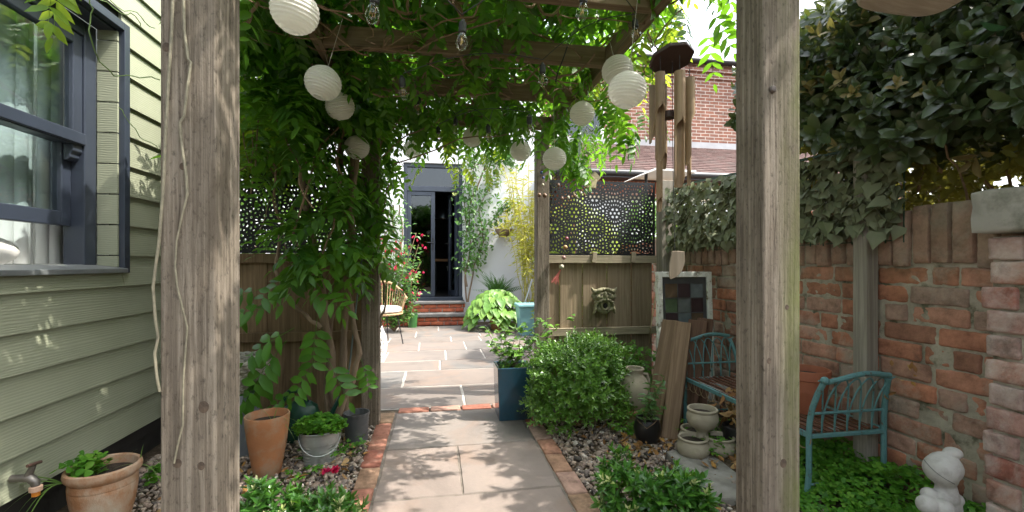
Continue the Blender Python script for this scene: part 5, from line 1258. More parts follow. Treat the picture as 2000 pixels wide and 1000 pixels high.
# drape over the sunny rail
parts.append(scatter(ctpl, *hang(clumpy(75, (.80, 2.15, 1.80), (1.12, 3.3, 2.2), 3.0, -.1), (.4, 1.5), (.6, .9))))
parts.append(scatter(ctpl, *hang(clumpy(40, (.98, 1.6, 2.2), (1.35, 2.3, 2.6), 3.0, -.1), (.3, 1.0), (.6, .9))))
rp = A([atY(px, py, 3.2) for px, py in ((1115, 270), (1140, 275), (1155, 300), (1112, 310), (1160, 255), (1180, 262), (1128, 258), (1200, 250))]); parts.append(scatter(ctpl, *hang(rp, (1.0, 2.2), (.6, .85))))
V, Q = merge(parts); npmesh('foliage', V, Q, M['wist'], wi)
# lime leaves at the rims, sunlight put into their colour
parts = [scatter(ctpl, *hang(clumpy(45, (.85, 1.6, 2.15), (1.25, 3.3, 2.6), 3, -.1), (.2, 1.0), (.6, .9))),
         scatter(ctpl, *hang(keep(clumpy(230, (-1.6, 2.75, 1.72), (-.85, 3.6, 2.75), 3, -.1), -.47), (.2, 1.0), (.7, 1.0))),
         scatter(ctpl, *hang(clumpy(22, (-.1, 3.2, 1.8), (.5, 3.75, 2.2), 3, -.1), (.5, 1.4), (.5, .8))),
         scatter(ctpl, *hang(A([atZ(118, -100, 1.05), atZ(158, -90, 1.1)]), (1.2, 1.8), (.6, .72)))]
V, Q = merge(parts); tag(npmesh('lighter_foliage', V, Q, M['wistlime'], wi), 'lime leaves at the rims, coloured as if sun shines through')
# low sprays by the trunks, placed one by one
low = [(545, 600, 2.55, -1, .0, 1.1), (600, 575, 2.5, 1, .1, 1.05), (575, 640, 2.4, -1, .5, 1.15), (640, 700, 2.4, .6, .8, 1.0), (560, 665, 2.42, -.7, .9, 1.2), (520, 560, 2.6, -1, .3, 1.1), (615, 705, 2.45, -.5, .9, .95),
       (545, 730, 2.5, -.9, .6, 1.1), (590, 520, 2.6, -.6, .5, 1.1), (705, 700, 2.62, .6, 1.3, .7), (620, 620, 2.6, 0, 1.3, 1.1), (500, 610, 2.7, -1, .6, 1.0), (585, 760, 2.5, -.8, .4, .8)]
pos = A([atZ(a, b, c) for a, b, c, *_ in low]); d = A([rt*e-fw*.5+Vector((0, 0, -f_)) for *_, e, f_, g_ in low]); lowt = [compound(4, .25, .085, .040, .3), compound(5, .30, .085, .040, .4), compound(5, .27, .09, .042, .25)]; parts = [scatter(lowt, pos, unit(d), unit(A([[random.gauss(0, .2), -.75, .75] for _ in low])), A([l[-1] for l in low]))]
V, Q = merge(parts); npmesh('low_sprays', V, Q, leafmat('shade wisteria leaf', [(.035, .12, .015), (.048, .15, .018), (.06, .18, .022)], (.3, .6, .04), .25, .4, .4), wi)
tr_ = MB()
def trunk(pts, r0, r1, amp=.02):
    P = []
    for i in range(len(pts)-1): P += wander(pts[i], pts[i+1], 6, amp, 2.0)[:-1]
    P.append(Vector(pts[-1])); n = len(P); tr_.tube(P, [(r0+(r1-r0)*i/(n-1))*(1+.16*math.sin(i*1.7)) for i in range(n)], 9)
g0 = [(-.60, 2.93), (-.55, 2.98), (-.66, 2.96), (-.51, 2.92), (-.50, 3.02)]
trunk([(-.60, 2.93, -.02), (-.62, 2.92, .5), (-.70, 2.9, 1.0), (-.78, 2.86, 1.6), (-.62, 2.8, 2.2)], .026, .016)
trunk([(-.545, 2.97, -.02), (-.56, 2.96, .6), (-.52, 2.95, 1.2), (-.50, 2.92, 1.8), (-.45, 2.8, 2.25)], .022, .014)
trunk([(-.655, 2.96, -.02), (-.65, 2.98, .5), (-.60, 2.97, 1.1), (-.57, 2.98, 2.2)], .020, .014)
trunk([tuple(atZ(x, y, 2.72)) for x, y in ((662, 812), (690, 745), (702, 690), (688, 615), (680, 560), (690, 500), (686, 400), (700, 300))], .017, .012, .008)
trunk([tuple(atZ(x, y, 2.66)) for x, y in ((626, 640), (590, 610), (555, 575), (538, 520), (545, 460))], .013, .009, .01)
trunk([tuple(atZ(x, y, 2.9)) for x, y in ((742, 640), (752, 600), (752, 560), (738, 520), (742, 440), (760, 360))], .008, .005, .01)
tr_.build('trunk', M['bark'], wi, sm=True)
tw_ = MB()
for k in range(80):
    x = random.uniform(-.8, 1.0); y = random.uniform(1.6, 3.6); th = random.uniform(0, 2*PI); L = random.uniform(.4, 1.3)
    a = Vector((x, y, random.uniform(2.03, 2.25))); b = a+Vector((math.cos(th)*L, math.sin(th)*L*.7, random.uniform(-.08, .08))); b.x = max(-1.0, min(1.1, b.x)); b.y = min(3.6, max(1.5, b.y))
    tw_.tube(wander(a, b, 16, random.uniform(.04, .11), 4), random.choice((.0025, .0035, .0035, .005, .007)), 5)
for L in ([(742, 290), (800, 200), (850, 110), (862, 70)], [(770, 320), (900, 270), (990, 262)], [(740, 310), (830, 250), (905, 205), (985, 195)], [(865, 60), (840, 120), (870, 150), (905, 140)], [(745, 0), (748, 30), (780, 45), (800, 10)], [(1005, 30), (1030, 20), (1060, 40), (1130, 10)]):
    pts = [atY(x, y, 2.9+.1*i) if y > 150 else atY(x, y, 2.3) for i, (x, y) in enumerate(L)]; P = []
    for i in range(len(pts)-1): P += wander(pts[i], pts[i+1], 6, .02, 2)[:-1]
    tw_.tube(P+[pts[-1]], .0045, 6)
for k in range(26):
    a = Vector((random.uniform(-1.2, -.4), random.uniform(2.6, 3.15), random.uniform(1.5, 2.3))); tw_.tube(wander(a, a+Vector((random.uniform(-.3, .3), random.uniform(-.2, .2), -random.uniform(.3, .9))), 10, .05, 3), random.choice((.003, .004, .006)), 5)
tw_.build('twining_stems', M['twig'], wi, sm=True)
def td(*a): MB().tube(*a).build('tendril', M['greenstem'], wi, sm=True)
td(wander(atZ(175, -10, 1.15), atZ(176, 70, 1.15), 6, .006)+wander(atZ(178, 90, 1.16), atZ(222, 148, 1.25), 6, .008)[1:]+wander(atZ(225, 150, 1.26), atZ(312, 156, 1.45), 8, .01)[1:], .0016, 5)
td(wander(atZ(195, 0, 1.3), atZ(275, 52, 1.4), 8, .012), .0013, 5); td(wander(atZ(215, 0, 1.3), atZ(302, 55, 1.42), 8, .012), .0013, 5); td(wander(atZ(232, 210, 1.9), atZ(310, 295, 2.1), 10, .02), .0016, 5)
M['buds'] = simple('pale seed buds', (.32, .38, .2), .7, .2)   # pale flower racemes
for px, py, Z in ((568, 200, 2.5), (1152, 275, 3.1)):
    pt_ = MB()
    for k in range(110):
        c = atZ(px+random.gauss(0, 9), py+random.uniform(-28, 28), Z); pt_.ball(c+Vector((0, random.gauss(0, .015), 0)), random.uniform(.003, .006), 6, 4)
    pt_.build('raceme', M['buds'], wi, sm=True)
# pale hose / wires dropping by the post
tag(MB().tube(wander(atZ(672, 795, 2.76), atZ(708, 500, 2.8), 10, .006), .005, 6).build('garden_hose', simple('grey green hose', (.10, .14, .14), .4, .1), None, origin=atZ(672, 795, 2.76), sm=True), 'thin grey green hose running down beside the wisteria trunks', 'hose')
# ---------------------------------------------------------------- oleaster hedge above the wall
hd = thing('evergreen_hedge', 'dense glossy dark oleaster hedge bulging over the garden wall', 'hedge', (2.7, 1.5, 0))
def oval(n, L, W, stem, a0, a1):
    global leaf
    k = leaf; leaf = lambda l, w, f, d: k(l, w, f, d, ((0, .12), (.25, .72), (.55, 1), (.82, .78), (1, .12)))
    o = shoot(n, L, W, stem, a0, a1, False); leaf = k; return o
whorl = [oval(8, .075, .036, .07, .25, 1.25), oval(9, .085, .040, .08, .25, 1.3), oval(7, .068, .035, .06, .3, 1.2)]
def hedgeface(px, py): 
    return None
pos = []; dr = []
def inh(p):
    lowr = 1.50+.10*noise.noise(Vector((p[0]*2, p[1]*2, 7)))+max(0, (p[1]-1.55))*.32
    if p[1] > 1.95: lowr = max(lowr, 1.62)
    return p[2] > lowr
while len(pos) < 2700:
    p = rng.uniform((1.60, .15, 1.38), (3.0, 2.62, 2.75)); s_ = noise.noise(Vector(p*1.8))
    face = 1.78+.16*s_+.25*max(0, p[1]-2.1)
    if p[0] < face or not inh(p) or p[2] > 2.22+.42*(p[0]-1.75): continue
    if p[0] > face+.42 and random.random() < .8: continue
    pos.append(p); dr.append((-1.0+random.gauss(0, .5), -.5+random.gauss(0, .5), random.gauss(.15, .45)))
pos = A(pos); dr = unit(A(dr))
V, Q = scatter(whorl, pos, dr, rnd(len(pos)), rng.uniform(.6, 1.25, len(pos))); npmesh('foliage', V, Q, M['hedge'], hd)
k = rng.choice(len(pos), 240, replace=False); V, Q = scatter([oval(5, .075, .032, .05, .3, .9), oval(6, .06, .028, .05, .3, 1.0)], pos[k]+dr[k]*.06, dr[k]+A([0, 0, .25]), rnd(240), rng.uniform(.7, 1.15, 240)); npmesh('lighter_foliage', V, Q, M['hedgeol'], hd)
# thin inner leaves low down, yellow sunlight put into their colour
pos2 = np.concatenate([clumpy(1300, (1.95, .2, 1.3), (3.3, 2.3, 1.85), 3, -.12), clumpy(900, (2.5, .2, 1.1), (3.5, 2.7, 1.9), 3, -.3)]); V, Q = scatter(whorl, pos2, rnd(2200), rnd(2200), rng.uniform(.6, .9, 2200)); npmesh('inner_foliage', V, Q, leafmat('inner hedge leaf', [(.09, .11, .02), (.13, .13, .025), (.07, .09, .02)], (.35, .33, .05), .35, .45, .3), hd)
bb = MB()
for k in range(60):
    a = Vector((random.uniform(2.3, 2.9), random.uniform(.3, 2.4), random.uniform(.9, 1.6))); b = a+Vector((random.uniform(-.6, .1), random.uniform(-.4, .4), random.uniform(.3, .9))); bb.tube(wander(a, b, 8, .05), [.007]*5+[.004]*4, 5)
bb.build('branches', M['twig'], hd, sm=True)
# ---------------------------------------------------------------- artificial ivy roll on the wall
iv = thing('ivy_screen', 'roll of dull artificial ivy fixed along the top of the garden wall', 'screen', (1.93, 2.5, 1.15))
def ivyleaf(L=1., W=.95):
    P = [(0, 0), (.10, .30), (.02, .52), (.38, .46), (.55, .30), (1, 0)]
    vs = [(0, 0, 0), (.30, 0, -.02), (.62, 0, -.06), (1, 0, -.16)]; up = [(.06, .34, .06), (.36, .46, .05), (.62, .24, .0)]
    v = [(0, 0, 0), (.3, 0, 0), (.62, 0, -.05), (1., 0, -.2), (.0, .36, .07), (.36, .44, .08), (.66, .22, .0), (.0, -.36, .07), (.36, -.44, .08), (.66, -.22, .0)]
    q = [(0, 1, 5, 4), (1, 2, 6, 5), (2, 3, 6, 6), (0, 7, 8, 1), (1, 8, 9, 2), (2, 9, 9, 3)]
    v = np.array(v+[(.85, .10, -.1), (.85, -.10, -.1)])*L; q = [(0, 1, 5, 4), (1, 2, 6, 5), (2, 3, 10, 6), (0, 7, 8, 1), (1, 8, 9, 2), (2, 9, 11, 3)]
    return np.array(v), np.array(q)
n = 2100; pos = []; 
while len(pos) < n:
    y = rng.uniform(1.62, 3.48); z = rng.uniform(1.13, 1.60+.06*(y-2.2)); x = 1.945-rng.uniform(0, .075)
    if z < 1.18+.035*noise.noise(Vector((y*9, 1, 1))): continue
    pos.append((x, y, z))
pos = A(pos); dd = unit(np.stack([rng.normal(-.45, .3, n), rng.normal(0, .5, n), rng.normal(-.85, .35, n)], 1)); nn = unit(np.stack([rng.normal(-1, .5, n), rng.normal(-.2, .6, n), rng.normal(.45, .5, n)], 1))
V, Q = scatter([ivyleaf(.058), ivyleaf(.05), ivyleaf(.066)], pos, dd, nn, rng.uniform(.5, 1.25, n)); npmesh('foliage', V, Q, M['ivy'], iv)
nm_ = MB()
for k in range(24):
    y = 1.62+k*.081; nm_.bar((1.952, y, 1.14), (1.952, y, 1.6+.06*(y-2.2)), .004, .004)
for k in range(7): z = 1.15+k*.072; nm_.bar((1.956, 1.62, z), (1.956, 3.48, z), .004, .004)
nm_.bar((1.95, 1.62, 1.575), (1.95, 3.49, 1.69), .018, .012)
nm_.build('netting', simple('dark green netting', (.015, .06, .035), .6, .1, bump=0), iv)
# ---------------------------------------------------------------- clipped shrubs
def shrub(name, label, cat, c, rad, n, tpls, m, group=None, updir=.5, inner=.25, flat=0, twig=18):
    r_ = thing(name, label, cat, (c[0], c[1], 0), group); P = []; D = []
    while len(P) < n:
        v = rng.normal(size=3); v /= np.linalg.norm(v)
        if v[2] < -.55: continue
        q = 1+.34*noise.noise(Vector(v*2.2)+Vector(c)*3)+.16*noise.noise(Vector(v*6)+Vector(c))
        s_ = (1-inner*rng.random()**1.6)*q; p = np.array(c)+v*np.array(rad)*s_
        if p[2] < .01: continue
        P.append(p); D.append(v+np.array([0, 0, updir])+rng.normal(0, .3, 3))
    V, Q = scatter(tpls, A(P), unit(A(D)), rnd(n), rng.uniform(.75, 1.25, n)); npmesh('foliage', V, Q, m, r_)
    t2 = MB()
    for k in range(twig):
        p = P[random.randrange(n)]; t2.tube(wander((c[0]+random.uniform(-.04, .04), c[1]+random.uniform(-.04, .04), 0), tuple(p), 6, .03), [.006, .005, .005, .004, .003, .003, .002], 5)
    t2.build('stems', M['twig'], r_, sm=True); return r_, A(P), A(D)
bx = [shoot(12, .032, .0155, .075, .5, 1.15), shoot(10, .034, .016, .065, .45, 1.2), shoot(13, .028, .014, .08, .5, 1.1)]
shrub('box_shrub', 'rounded bright green small leaved shrub on the pebble bed', 'shrub', (.90, 2.86, .235), (.295, .28, .275), 1200, bx, M['box'])
shrub('box_shrub', 'taller small leaved shrub growing behind the rounded one by the pale fence', 'shrub', (1.17, 3.2, .25), (.22, .2, .22), 420, bx, M['box'])
eu = [shoot(9, .045, .019, .04, .35, 1.35, False), shoot(8, .042, .018, .035, .4, 1.4, False), shoot(10, .048, .02, .05, .3, 1.3, False)]
euv = [shoot(5, .034, .014, .02, .25, .8, False)]
def euon(label, c, rad, n, cream=.12):
    r_, P, D = shrub('euonymus_shrub', label, 'shrub', c, rad, n, eu, M['euon'], 'low euonymus shrubs near the camera', updir=.9, inner=.5, twig=10)
    k = rng.choice(n, max(2, int(n*cream)), replace=False); V, Q = scatter(euv, P[k]+unit(D[k])*.035, unit(D[k]+A([0, 0, .5])), rnd(len(k)), rng.uniform(.7, 1.1, len(k))); npmesh('variegated_tips', V, Q, M['cream'], r_)
a = atZ(1212, 960, 1.80); euon('narrow upright euonymus shrub beside the brick edging', (a.x, a.y, .13), (.075, .08, .17), 75)
a = atZ(1315, 960, 1.72); euon('broad low euonymus shrub in front of the flagstone', (a.x, a.y, .10), (.135, .10, .13), 160)
a = atZ(530, 990, 1.72); euon('dark euonymus shrub at the foot of the near timber post with tall pots behind', (a.x, a.y, .06), (.11, .1, .125), 95, .2)
a = atZ(630, 990, 1.70); euon('euonymus shrub with cream tips spreading toward the flag path', (a.x, a.y, .045), (.12, .1, .115), 100, .3)
# ---------------------------------------------------------------- clover and ground cover
def trifol(s=1.0):
    out = []
    for k in range(3):
        a = 2*PI*k/3; d = np.array([[math.cos(a), math.sin(a), .1]]); out.append(place(leaf(1, .95, -.12, .12, ((0, .12), (.45, .9), (.85, 1), (1, .5))), np.zeros((1, 3)), d, np.array([[0, 0, 1.]]), [s]))
    return merge(out)
tf = [trifol(.017), trifol(.014), trifol(.02)]
def cover(name, label, n, fn, sc_, cat='ground cover', m='clover', tilt=.45):
    P = []
    while len(P) < n:
        p = fn()
        if p is not None: P.append(p)
    P = A(P); th = rng.uniform(0, 2*PI, n); d = np.stack([np.cos(th), np.sin(th), rng.normal(0, .25, n)], 1); nn = unit(np.stack([rng.normal(-.15, tilt, n), rng.normal(-.25, tilt, n), np.ones(n)], 1))
    V, Q = scatter(tf, P, unit(d), nn, sc_*rng.uniform(.7, 1.25, n)); o = npmesh(name, V, Q, M[m]); tag(o, label, cat, kind='stuff'); return o
def fn():
    x = random.uniform(1.12, 1.95); y = random.uniform(1.0, 2.3)
    e = 1.46+.12*noise.noise(Vector((x*5, y*5, 0)))+.30*max(0, y-1.75)+.15*max(0, 1.4-y)
    if x < e: return None
    hh = .11*ss((x-e)/.3)*(.65+.7*noise.noise(Vector((x*6, y*6, 4))))
    return (x, y, gz(x, y)+max(.012, hh*random.uniform(.35, 1.0)+.02))
cover('clover', 'bright green clover carpet under the teal bench', 3300, fn, 1.0)
def fn2():
    x = random.uniform(1.05, 1.62); y = random.uniform(3.0, 3.58); return (x, y, random.uniform(.03, .42+.08*noise.noise(Vector((x*5, y*5, 2)))))
cover('ground_cover', 'leafy green ground cover against the pale fence', 900, fn2, 1.25, tilt=.6)
def fn3():
    c = random.choice(((1.24, 2.62), (1.52, 2.42), (1.45, 2.22), (1.62, 2.5))); x, y = c[0]+random.gauss(0, .06), c[1]+random.gauss(0, .06); return (x, y, gz(x, y)+random.uniform(.01, .10))
cover('weeds', 'small weeds sprouting round the trefoil planter', 240, fn3, 1.0)
def fn4():
    c = random.choice(((-.5, 2.62), (-.42, 2.7), (-.7, 2.7), (-1.0, 2.2), (-1.1, 1.9), (-.62, 2.4))); x, y = c[0]+random.gauss(0, .05), c[1]+random.gauss(0, .05)
    return (x, y, random.uniform(.0, .05)) if x < -.39 else None
cover('weeds', 'small weeds sprouting between the old pots', 130, fn4, .9)
# ---------------------------------------------------------------- pebbles and dead leaves
g_ = (1+5**.5)/2
ico = np.array([(-1, g_, 0), (1, g_, 0), (-1, -g_, 0), (1, -g_, 0), (0, -1, g_), (0, 1, g_), (0, -1, -g_), (0, 1, -g_), (g_, 0, -1), (g_, 0, 1), (-g_, 0, -1), (-g_, 0, 1)])/1.9
icf = np.array([(0,11,5), (0,5,1), (0,1,7), (0,7,10), (0,10,11), (1,5,9), (5,11,4), (11,10,2), (10,7,6), (7,1,8), (3,9,4), (3,4,2), (3,2,6), (3,6,8), (3,8,9), (4,9,5), (2,4,11), (6,2,10), (8,6,7), (9,8,1)])
peb = []
for k in range(8):
    s_ = rng.uniform(.75, 1.2, (12, 1)); peb.append((ico*s_*np.array([1.25, rng.uniform(.7, 1.0), rng.uniform(.45, .8)]), icf))
t = NT('mixed pebbles'); isl = t.island(); v = t.coord()
c = t.ramp(isl, [(0, (.05, .045, .042)), (.2, (.20, .165, .14)), (.38, (.34, .27, .215)), (.55, (.25, .18, .135)), (.7, (.42, .34, .265)), (.85, (.19, .14, .105)), (1, (.58, .53, .46))])
t.pbr(t.mix(1, c, t.ramp(t.noise(v, 90, 4), [(.3, (.75,)*3), (.7, (1.2,)*3)]), 'MULTIPLY'), .7, 0, None, .35); M['pebble'] = t.m
P = []
def gravel(n, x0, x1, y0, y1, xmax=None):
    c_ = 0
    while c_ < n:
        x, y = random.uniform(x0, x1), random.uniform(y0, y1)
        if x < 0 and x < SX+.02: continue
        if x > 0 and x > 1.45+.25*noise.noise(Vector((x*3, y*3, 0))) and y < 2.2: c_ += 1; continue
        P.append((x, y, gz(x, y)-.006+random.uniform(0, .009))); c_ += 1
gravel(5600, -1.5, -.375, 1.55, 3.1); gravel(6600, .70, 1.75, 1.35, 3.3)
P = A(P); n = len(P); th = rng.uniform(0, 2*PI, n); d = np.stack([np.cos(th), np.sin(th), rng.normal(0, .3, n)], 1)
V, Q = scatter(peb, P, d, unit(np.stack([rng.normal(0, .35, n), rng.normal(0, .35, n), np.ones(n)], 1)), rng.gamma(5.5, .0018, n).clip(.004, .021)); tag(npmesh('gravel', V, Q, M['pebble']), 'mixed brown and white pebbles on both sides of the path', 'gravel', kind='stuff')
dl = [leaf(.05, .026, .35, .5), leaf(.06, .03, -.3, .8), leaf(.045, .028, .2, -.5)]
P = []
for k in range(420):
    r_ = random.random()
    if r_ < .36: x, y = random.gauss(1.25, .16), random.gauss(2.42, .18)
    elif r_ < .55: x, y = random.gauss(1.5, .1), random.gauss(2.2, .15)
    elif r_ < .85: x, y = random.uniform(-1.2, -.38), random.uniform(1.8, 3.0)
    else: x, y = random.uniform(.7, 1.5), random.uniform(1.6, 3)
    if -.38 < x < .7: continue
    P.append((x, y, gz(x, y)+random.uniform(.008, .022)))
P = A(P); n = len(P); V, Q = scatter(dl, P, unit(np.stack([rng.normal(0, 1, n), rng.normal(0, 1, n), rng.normal(0, .25, n)], 1)), unit(np.stack([rng.normal(0, .5, n), rng.normal(0, .5, n), np.ones(n)], 1)), rng.uniform(.5, 1.0, n))
tag(npmesh('fallen_leaves', V, Q, M['dead']), 'dry brown leaves littering the pebbles', 'fallen leaves', kind='stuff')
# crimson fallen flower
rp_ = gp(645, 922, .02); V, Q = scatter([leaf(.03, .026, .4, -.5)], np.repeat(A([rp_+Vector((-.02, 0, .0)), rp_+Vector((.022, .008, .004))]), 9, 0), unit(np.concatenate([rng.normal(size=(18, 2)), rng.uniform(.1, .8, (18, 1))], 1)), rnd(18), rng.uniform(.7, 1.0, 18))
tag(npmesh('fallen_flower', V, Q, M['red'], None, rp_), 'crimson fallen blossom lying on the pebbles', 'flower')
# ---------------------------------------------------------------- plants in pots
def leafy(name, label, cat, base, stems, nl, L, W, m, lo=False, droop=.2, sc_=1.0, pot_=None, r=.003, updir=.2, smat='greenstem'):
    """an open plant: bending stems with leaves set along them"""
    r_ = thing(name, label, cat, base); sm_ = MB(); P = []; D = []
    for q in stems:
        pts = wander(base, q, 8, .02, 2); sm_.tube(pts, [r*(1-.6*i/8) for i in range(9)], 5)
        for k in range(nl):
            t_ = random.uniform(.3, 1.0); i = min(7, int(t_*8)); p = pts[i].lerp(pts[i+1], t_*8-i); th = random.uniform(0, 2*PI)
            P.append(p); D.append((math.cos(th), math.sin(th), random.uniform(-droop, .5)+updir*.3))
    sm_.build('stems', M[smat], r_, sm=True); n = len(P)
    V, Q = scatter([leaf(L, W, .15, .35), leaf(L*.85, W*.9, .2, .2)], A(P), unit(A(D)), unit(np.stack([rng.normal(0, .4, n), rng.normal(-.25, .4, n), np.ones(n)], 1)), rng.uniform(.7, 1.15, n)*sc_); npmesh('foliage', V, Q, M[m], r_); return r_
b0 = Vector((.528, 3.1, .33))
leafy('potted_shrub', 'leggy young shrub with drooping leaves in the blue glazed planter', 'plant', b0, [tuple(atZ(x, y, 3.1+random.uniform(-.12, .12))) for x, y in ((948, 640), (965, 625), (985, 640), (1005, 655), (1030, 630), (1060, 622), (1085, 612), (1118, 612), (975, 670), (1045, 650), (955, 670), (1010, 690))], 22, .058, .035, 'box', smat='twig')
def fn5(): return (random.uniform(x0+.03, x1-.03), random.uniform(y0+.03, y1-.03), .345+random.uniform(0, .025))
x0, x1, y0, y1 = .408, .648, 2.985, 3.225
cover('moss', 'yellow green moss and weeds on the soil of the blue planter', 110, fn5, .7)
leafy('leafy_seedling', 'upright leafy seedling growing out of the black glazed pot', 'plant', P_bk+Vector((0, 0, .12)), [tuple(atZ(x, y, 2.5+random.uniform(-.05, .05))) for x, y in ((1262, 770), (1280, 745), (1298, 735), (1302, 790), (1250, 800), (1290, 765), (1270, 790), (1275, 720))], 12, .055, .022, 'climb')
wz = MB().tube([P_bk+Vector((-.07, -.01, .13)), P_bk+Vector((-.04, -.075, .1)), P_bk+Vector((.0, -.085, .13)), P_bk+Vector((.03, -.07, .15))], .0022, 5).build('wire_loop', M['twig']); wz.parent = None
tag(wz, 'loop of rusty wire hooked on the black glazed pot', 'wire')
def fn6():
    a = random.uniform(0, 2*PI); q = math.sqrt(random.random()); c_ = P_zinc+Vector((.125*q*math.cos(a), .095*q*math.sin(a), .18+.055*(1-q*q)+random.uniform(-.01, .03))); return c_
cover('bucket_weeds', 'mound of small round green leaves filling the zinc bucket', 420, fn6, 1.05, 'plant', 'clover', .5)['kind'] = 'thing'
def straps(name, label, base, specs, w=.008):
    P = []
    r_ = thing(name, label, 'plant', base); Vs = []; Fs = []; o = 0
    for (dx, dy, h_, dr_) in specs:
        pts = []; n_ = 9
        for i in range(n_+1):
            t_ = i/n_; pts.append(Vector(base)+Vector((dx*t_, dy*t_, h_*t_-dr_*t_*t_)))
        for i, p in enumerate(pts):
            side = Vector((-dy, dx, 0)).normalized()*w*(1-i/n_*.9)/2; Vs += [p-side, p+side]
        for i in range(n_): Fs.append((o+2*i, o+2*i+1, o+2*i+3, o+2*i+2))
        o += 2*(n_+1)
    npmesh('blades', A([tuple(v) for v in Vs]), np.array(Fs), M['grassblade'], r_); return r_
straps('strap_plant', 'straggly strap leaves arching out of the wide weathered pot', P_big+Vector((-.09, -.08, .22)), [(-.22, -.05, .12, .16), (-.20, -.10, .08, .25), (-.17, -.13, .1, .42), (-.1, -.16, .08, .36), (-.05, -.16, .1, .33), (-.26, .02, .15, .18), (.2, .10, .05, -.03)], .011)
straps('strap_plant', 'thin grassy leaves spilling from the tall plain pot', P_tall+Vector((.03, -.01, .26)), [(.1, -.06, .12, .11), (.13, -.05, .09, .2), (-.18, -.05, .06, .10), (.06, -.05, .10, .06), (-.06, 0, .12, .05), (.02, .04, .15, .06), (-.15, -.08, .05, .16), (.14, .02, .1, .14)], .007)
straps('strap_plant', 'few grass blades at the back rim of the wide weathered pot', P_big+Vector((.10, .05, .22)), [(.14, -.02, .06, .05), (.12, -.06, .05, .12), (.02, -.01, .14, .05), (-.1, -.03, .05, .06)], .007)
c_ = P_big+Vector((-.045, -.01, .225))
def fn7(): return c_+Vector((random.gauss(0, .028), random.gauss(0, .03), random.uniform(.0, .07)))
cover('parsley', 'clump of bright crinkled parsley in the wide weathered pot', 70, fn7, 1.3, 'plant', 'clover', .6)['kind'] = 'thing'
cover('green_sprout', 'small green sprout on the pebbles behind the wide weathered pot', 18, lambda: gp(302, 945)+Vector((random.gauss(0, .02), random.gauss(0, .03), random.uniform(.03, .09))), 1.3, 'plant', 'clover', .5)['kind'] = 'thing'
# withered plant in the black pot
n = 60; P = A([P_bk2+Vector((random.gauss(0, .05), random.gauss(-.02, .05), random.uniform(.12, .34))) for _ in range(n)]); V, Q = scatter(dl, P, unit(np.stack([rng.normal(0, 1, n), rng.normal(0, 1, n), rng.normal(-.8, .4, n)], 1)), rnd(n), rng.uniform(.6, 1.2, n)); tag(npmesh('withered_plant', V, Q, M['dead'], None, P_bk2), 'withered brown leaves standing in the black pot by the near post', 'plant')
# dry leaves stuck on the slim post and wall
n = 9; P = A([atX(x, y, 1.88) for x, y in ((1742, 715), (1772, 712), (1785, 735), (1780, 745), (1790, 728), (1765, 742), (1778, 720), (1735, 772), (1728, 770))]); V, Q = scatter(dl, P, rnd(n), rnd(n), rng.uniform(.4, .7, n)); tag(npmesh('dry_leaf_cluster', V, Q, M['dead'], None, Vector(P[0])), 'few dry curled leaves caught on the slim grey post', 'leaves')
# ---------------------------------------------------------------- plants round the patio
def heart(L, W): return leaf(L, W, .12, .35, ((0, .35), (.18, .92), (.45, 1), (.75, .62), (1, .03)))
hp_ = thing('hosta', 'big lime green hosta with broad heart shaped leaves before the white wall', 'plant', (P_hosta.x, P_hosta.y, .18)); P = []; D = []; N_ = []; stm = MB()
hc_ = Vector((P_hosta.x-.05, P_hosta.y, .15))
for k in range(220):
    v = Vector((random.gauss(0, 1), random.gauss(0, 1), abs(random.gauss(0, 1)))).normalized(); p = hc_+Vector((v.x*.42, v.y*.34, v.z*.52-.03)); P.append(p); D.append((v.x, v.y-.25, -.45)); N_.append((v.x*.6, v.y*.6-.35, .8))
    if k % 3 == 0: stm.tube([hc_, hc_.lerp(p, .6)+Vector((0, 0, .05)), p], .006, 5)
V, Q = scatter([heart(.2, .15), heart(.17, .14)], A(P), unit(A(D)), unit(A(N_)), rng.uniform(.55, 1.0, 220)); npmesh('foliage', V, Q, M['hosta'], hp_); stm.build('stems', M['greenstem'], hp_)
def frond(L=.5, pairs=16):
    out = []
    for i in range(pairs):
        t_ = .12+.88*i/pairs; p = np.array([[L*t_, 0, -.25*L*t_*t_]]); ll = L*.22*(1-t_)**.7*min(1, t_*5)+.006
        for s_ in (-1, 1): out.append(place(leaf_lo(1, .3), p, np.array([[.35, s_, -.15]]), np.array([[0, 0, 1.]]), [ll]))
    return merge(out)
fe = thing('fern', 'dark feathery fern against the white wall above the hosta', 'fern', tuple(atY(975, 560, 7.7)*1.0)); c_ = atY(972, 575, 7.75); n = 22; th = rng.uniform(0, 2*PI, n)
V, Q = scatter([frond(.5), frond(.42)], np.repeat(A([c_]), n, 0), unit(np.stack([np.cos(th), np.sin(th)*.6-.3, rng.uniform(.3, 1.5, n)], 1)), unit(np.stack([rng.normal(0, .2, n), rng.normal(-.4, .2, n), np.ones(n)], 1)), rng.uniform(.7, 1.1, n)); npmesh('foliage', V, Q, M['fern'], fe)
MB().tube([Vector((c_.x, c_.y, 0)), c_], .02, 6).build('stems', M['twig'], fe)
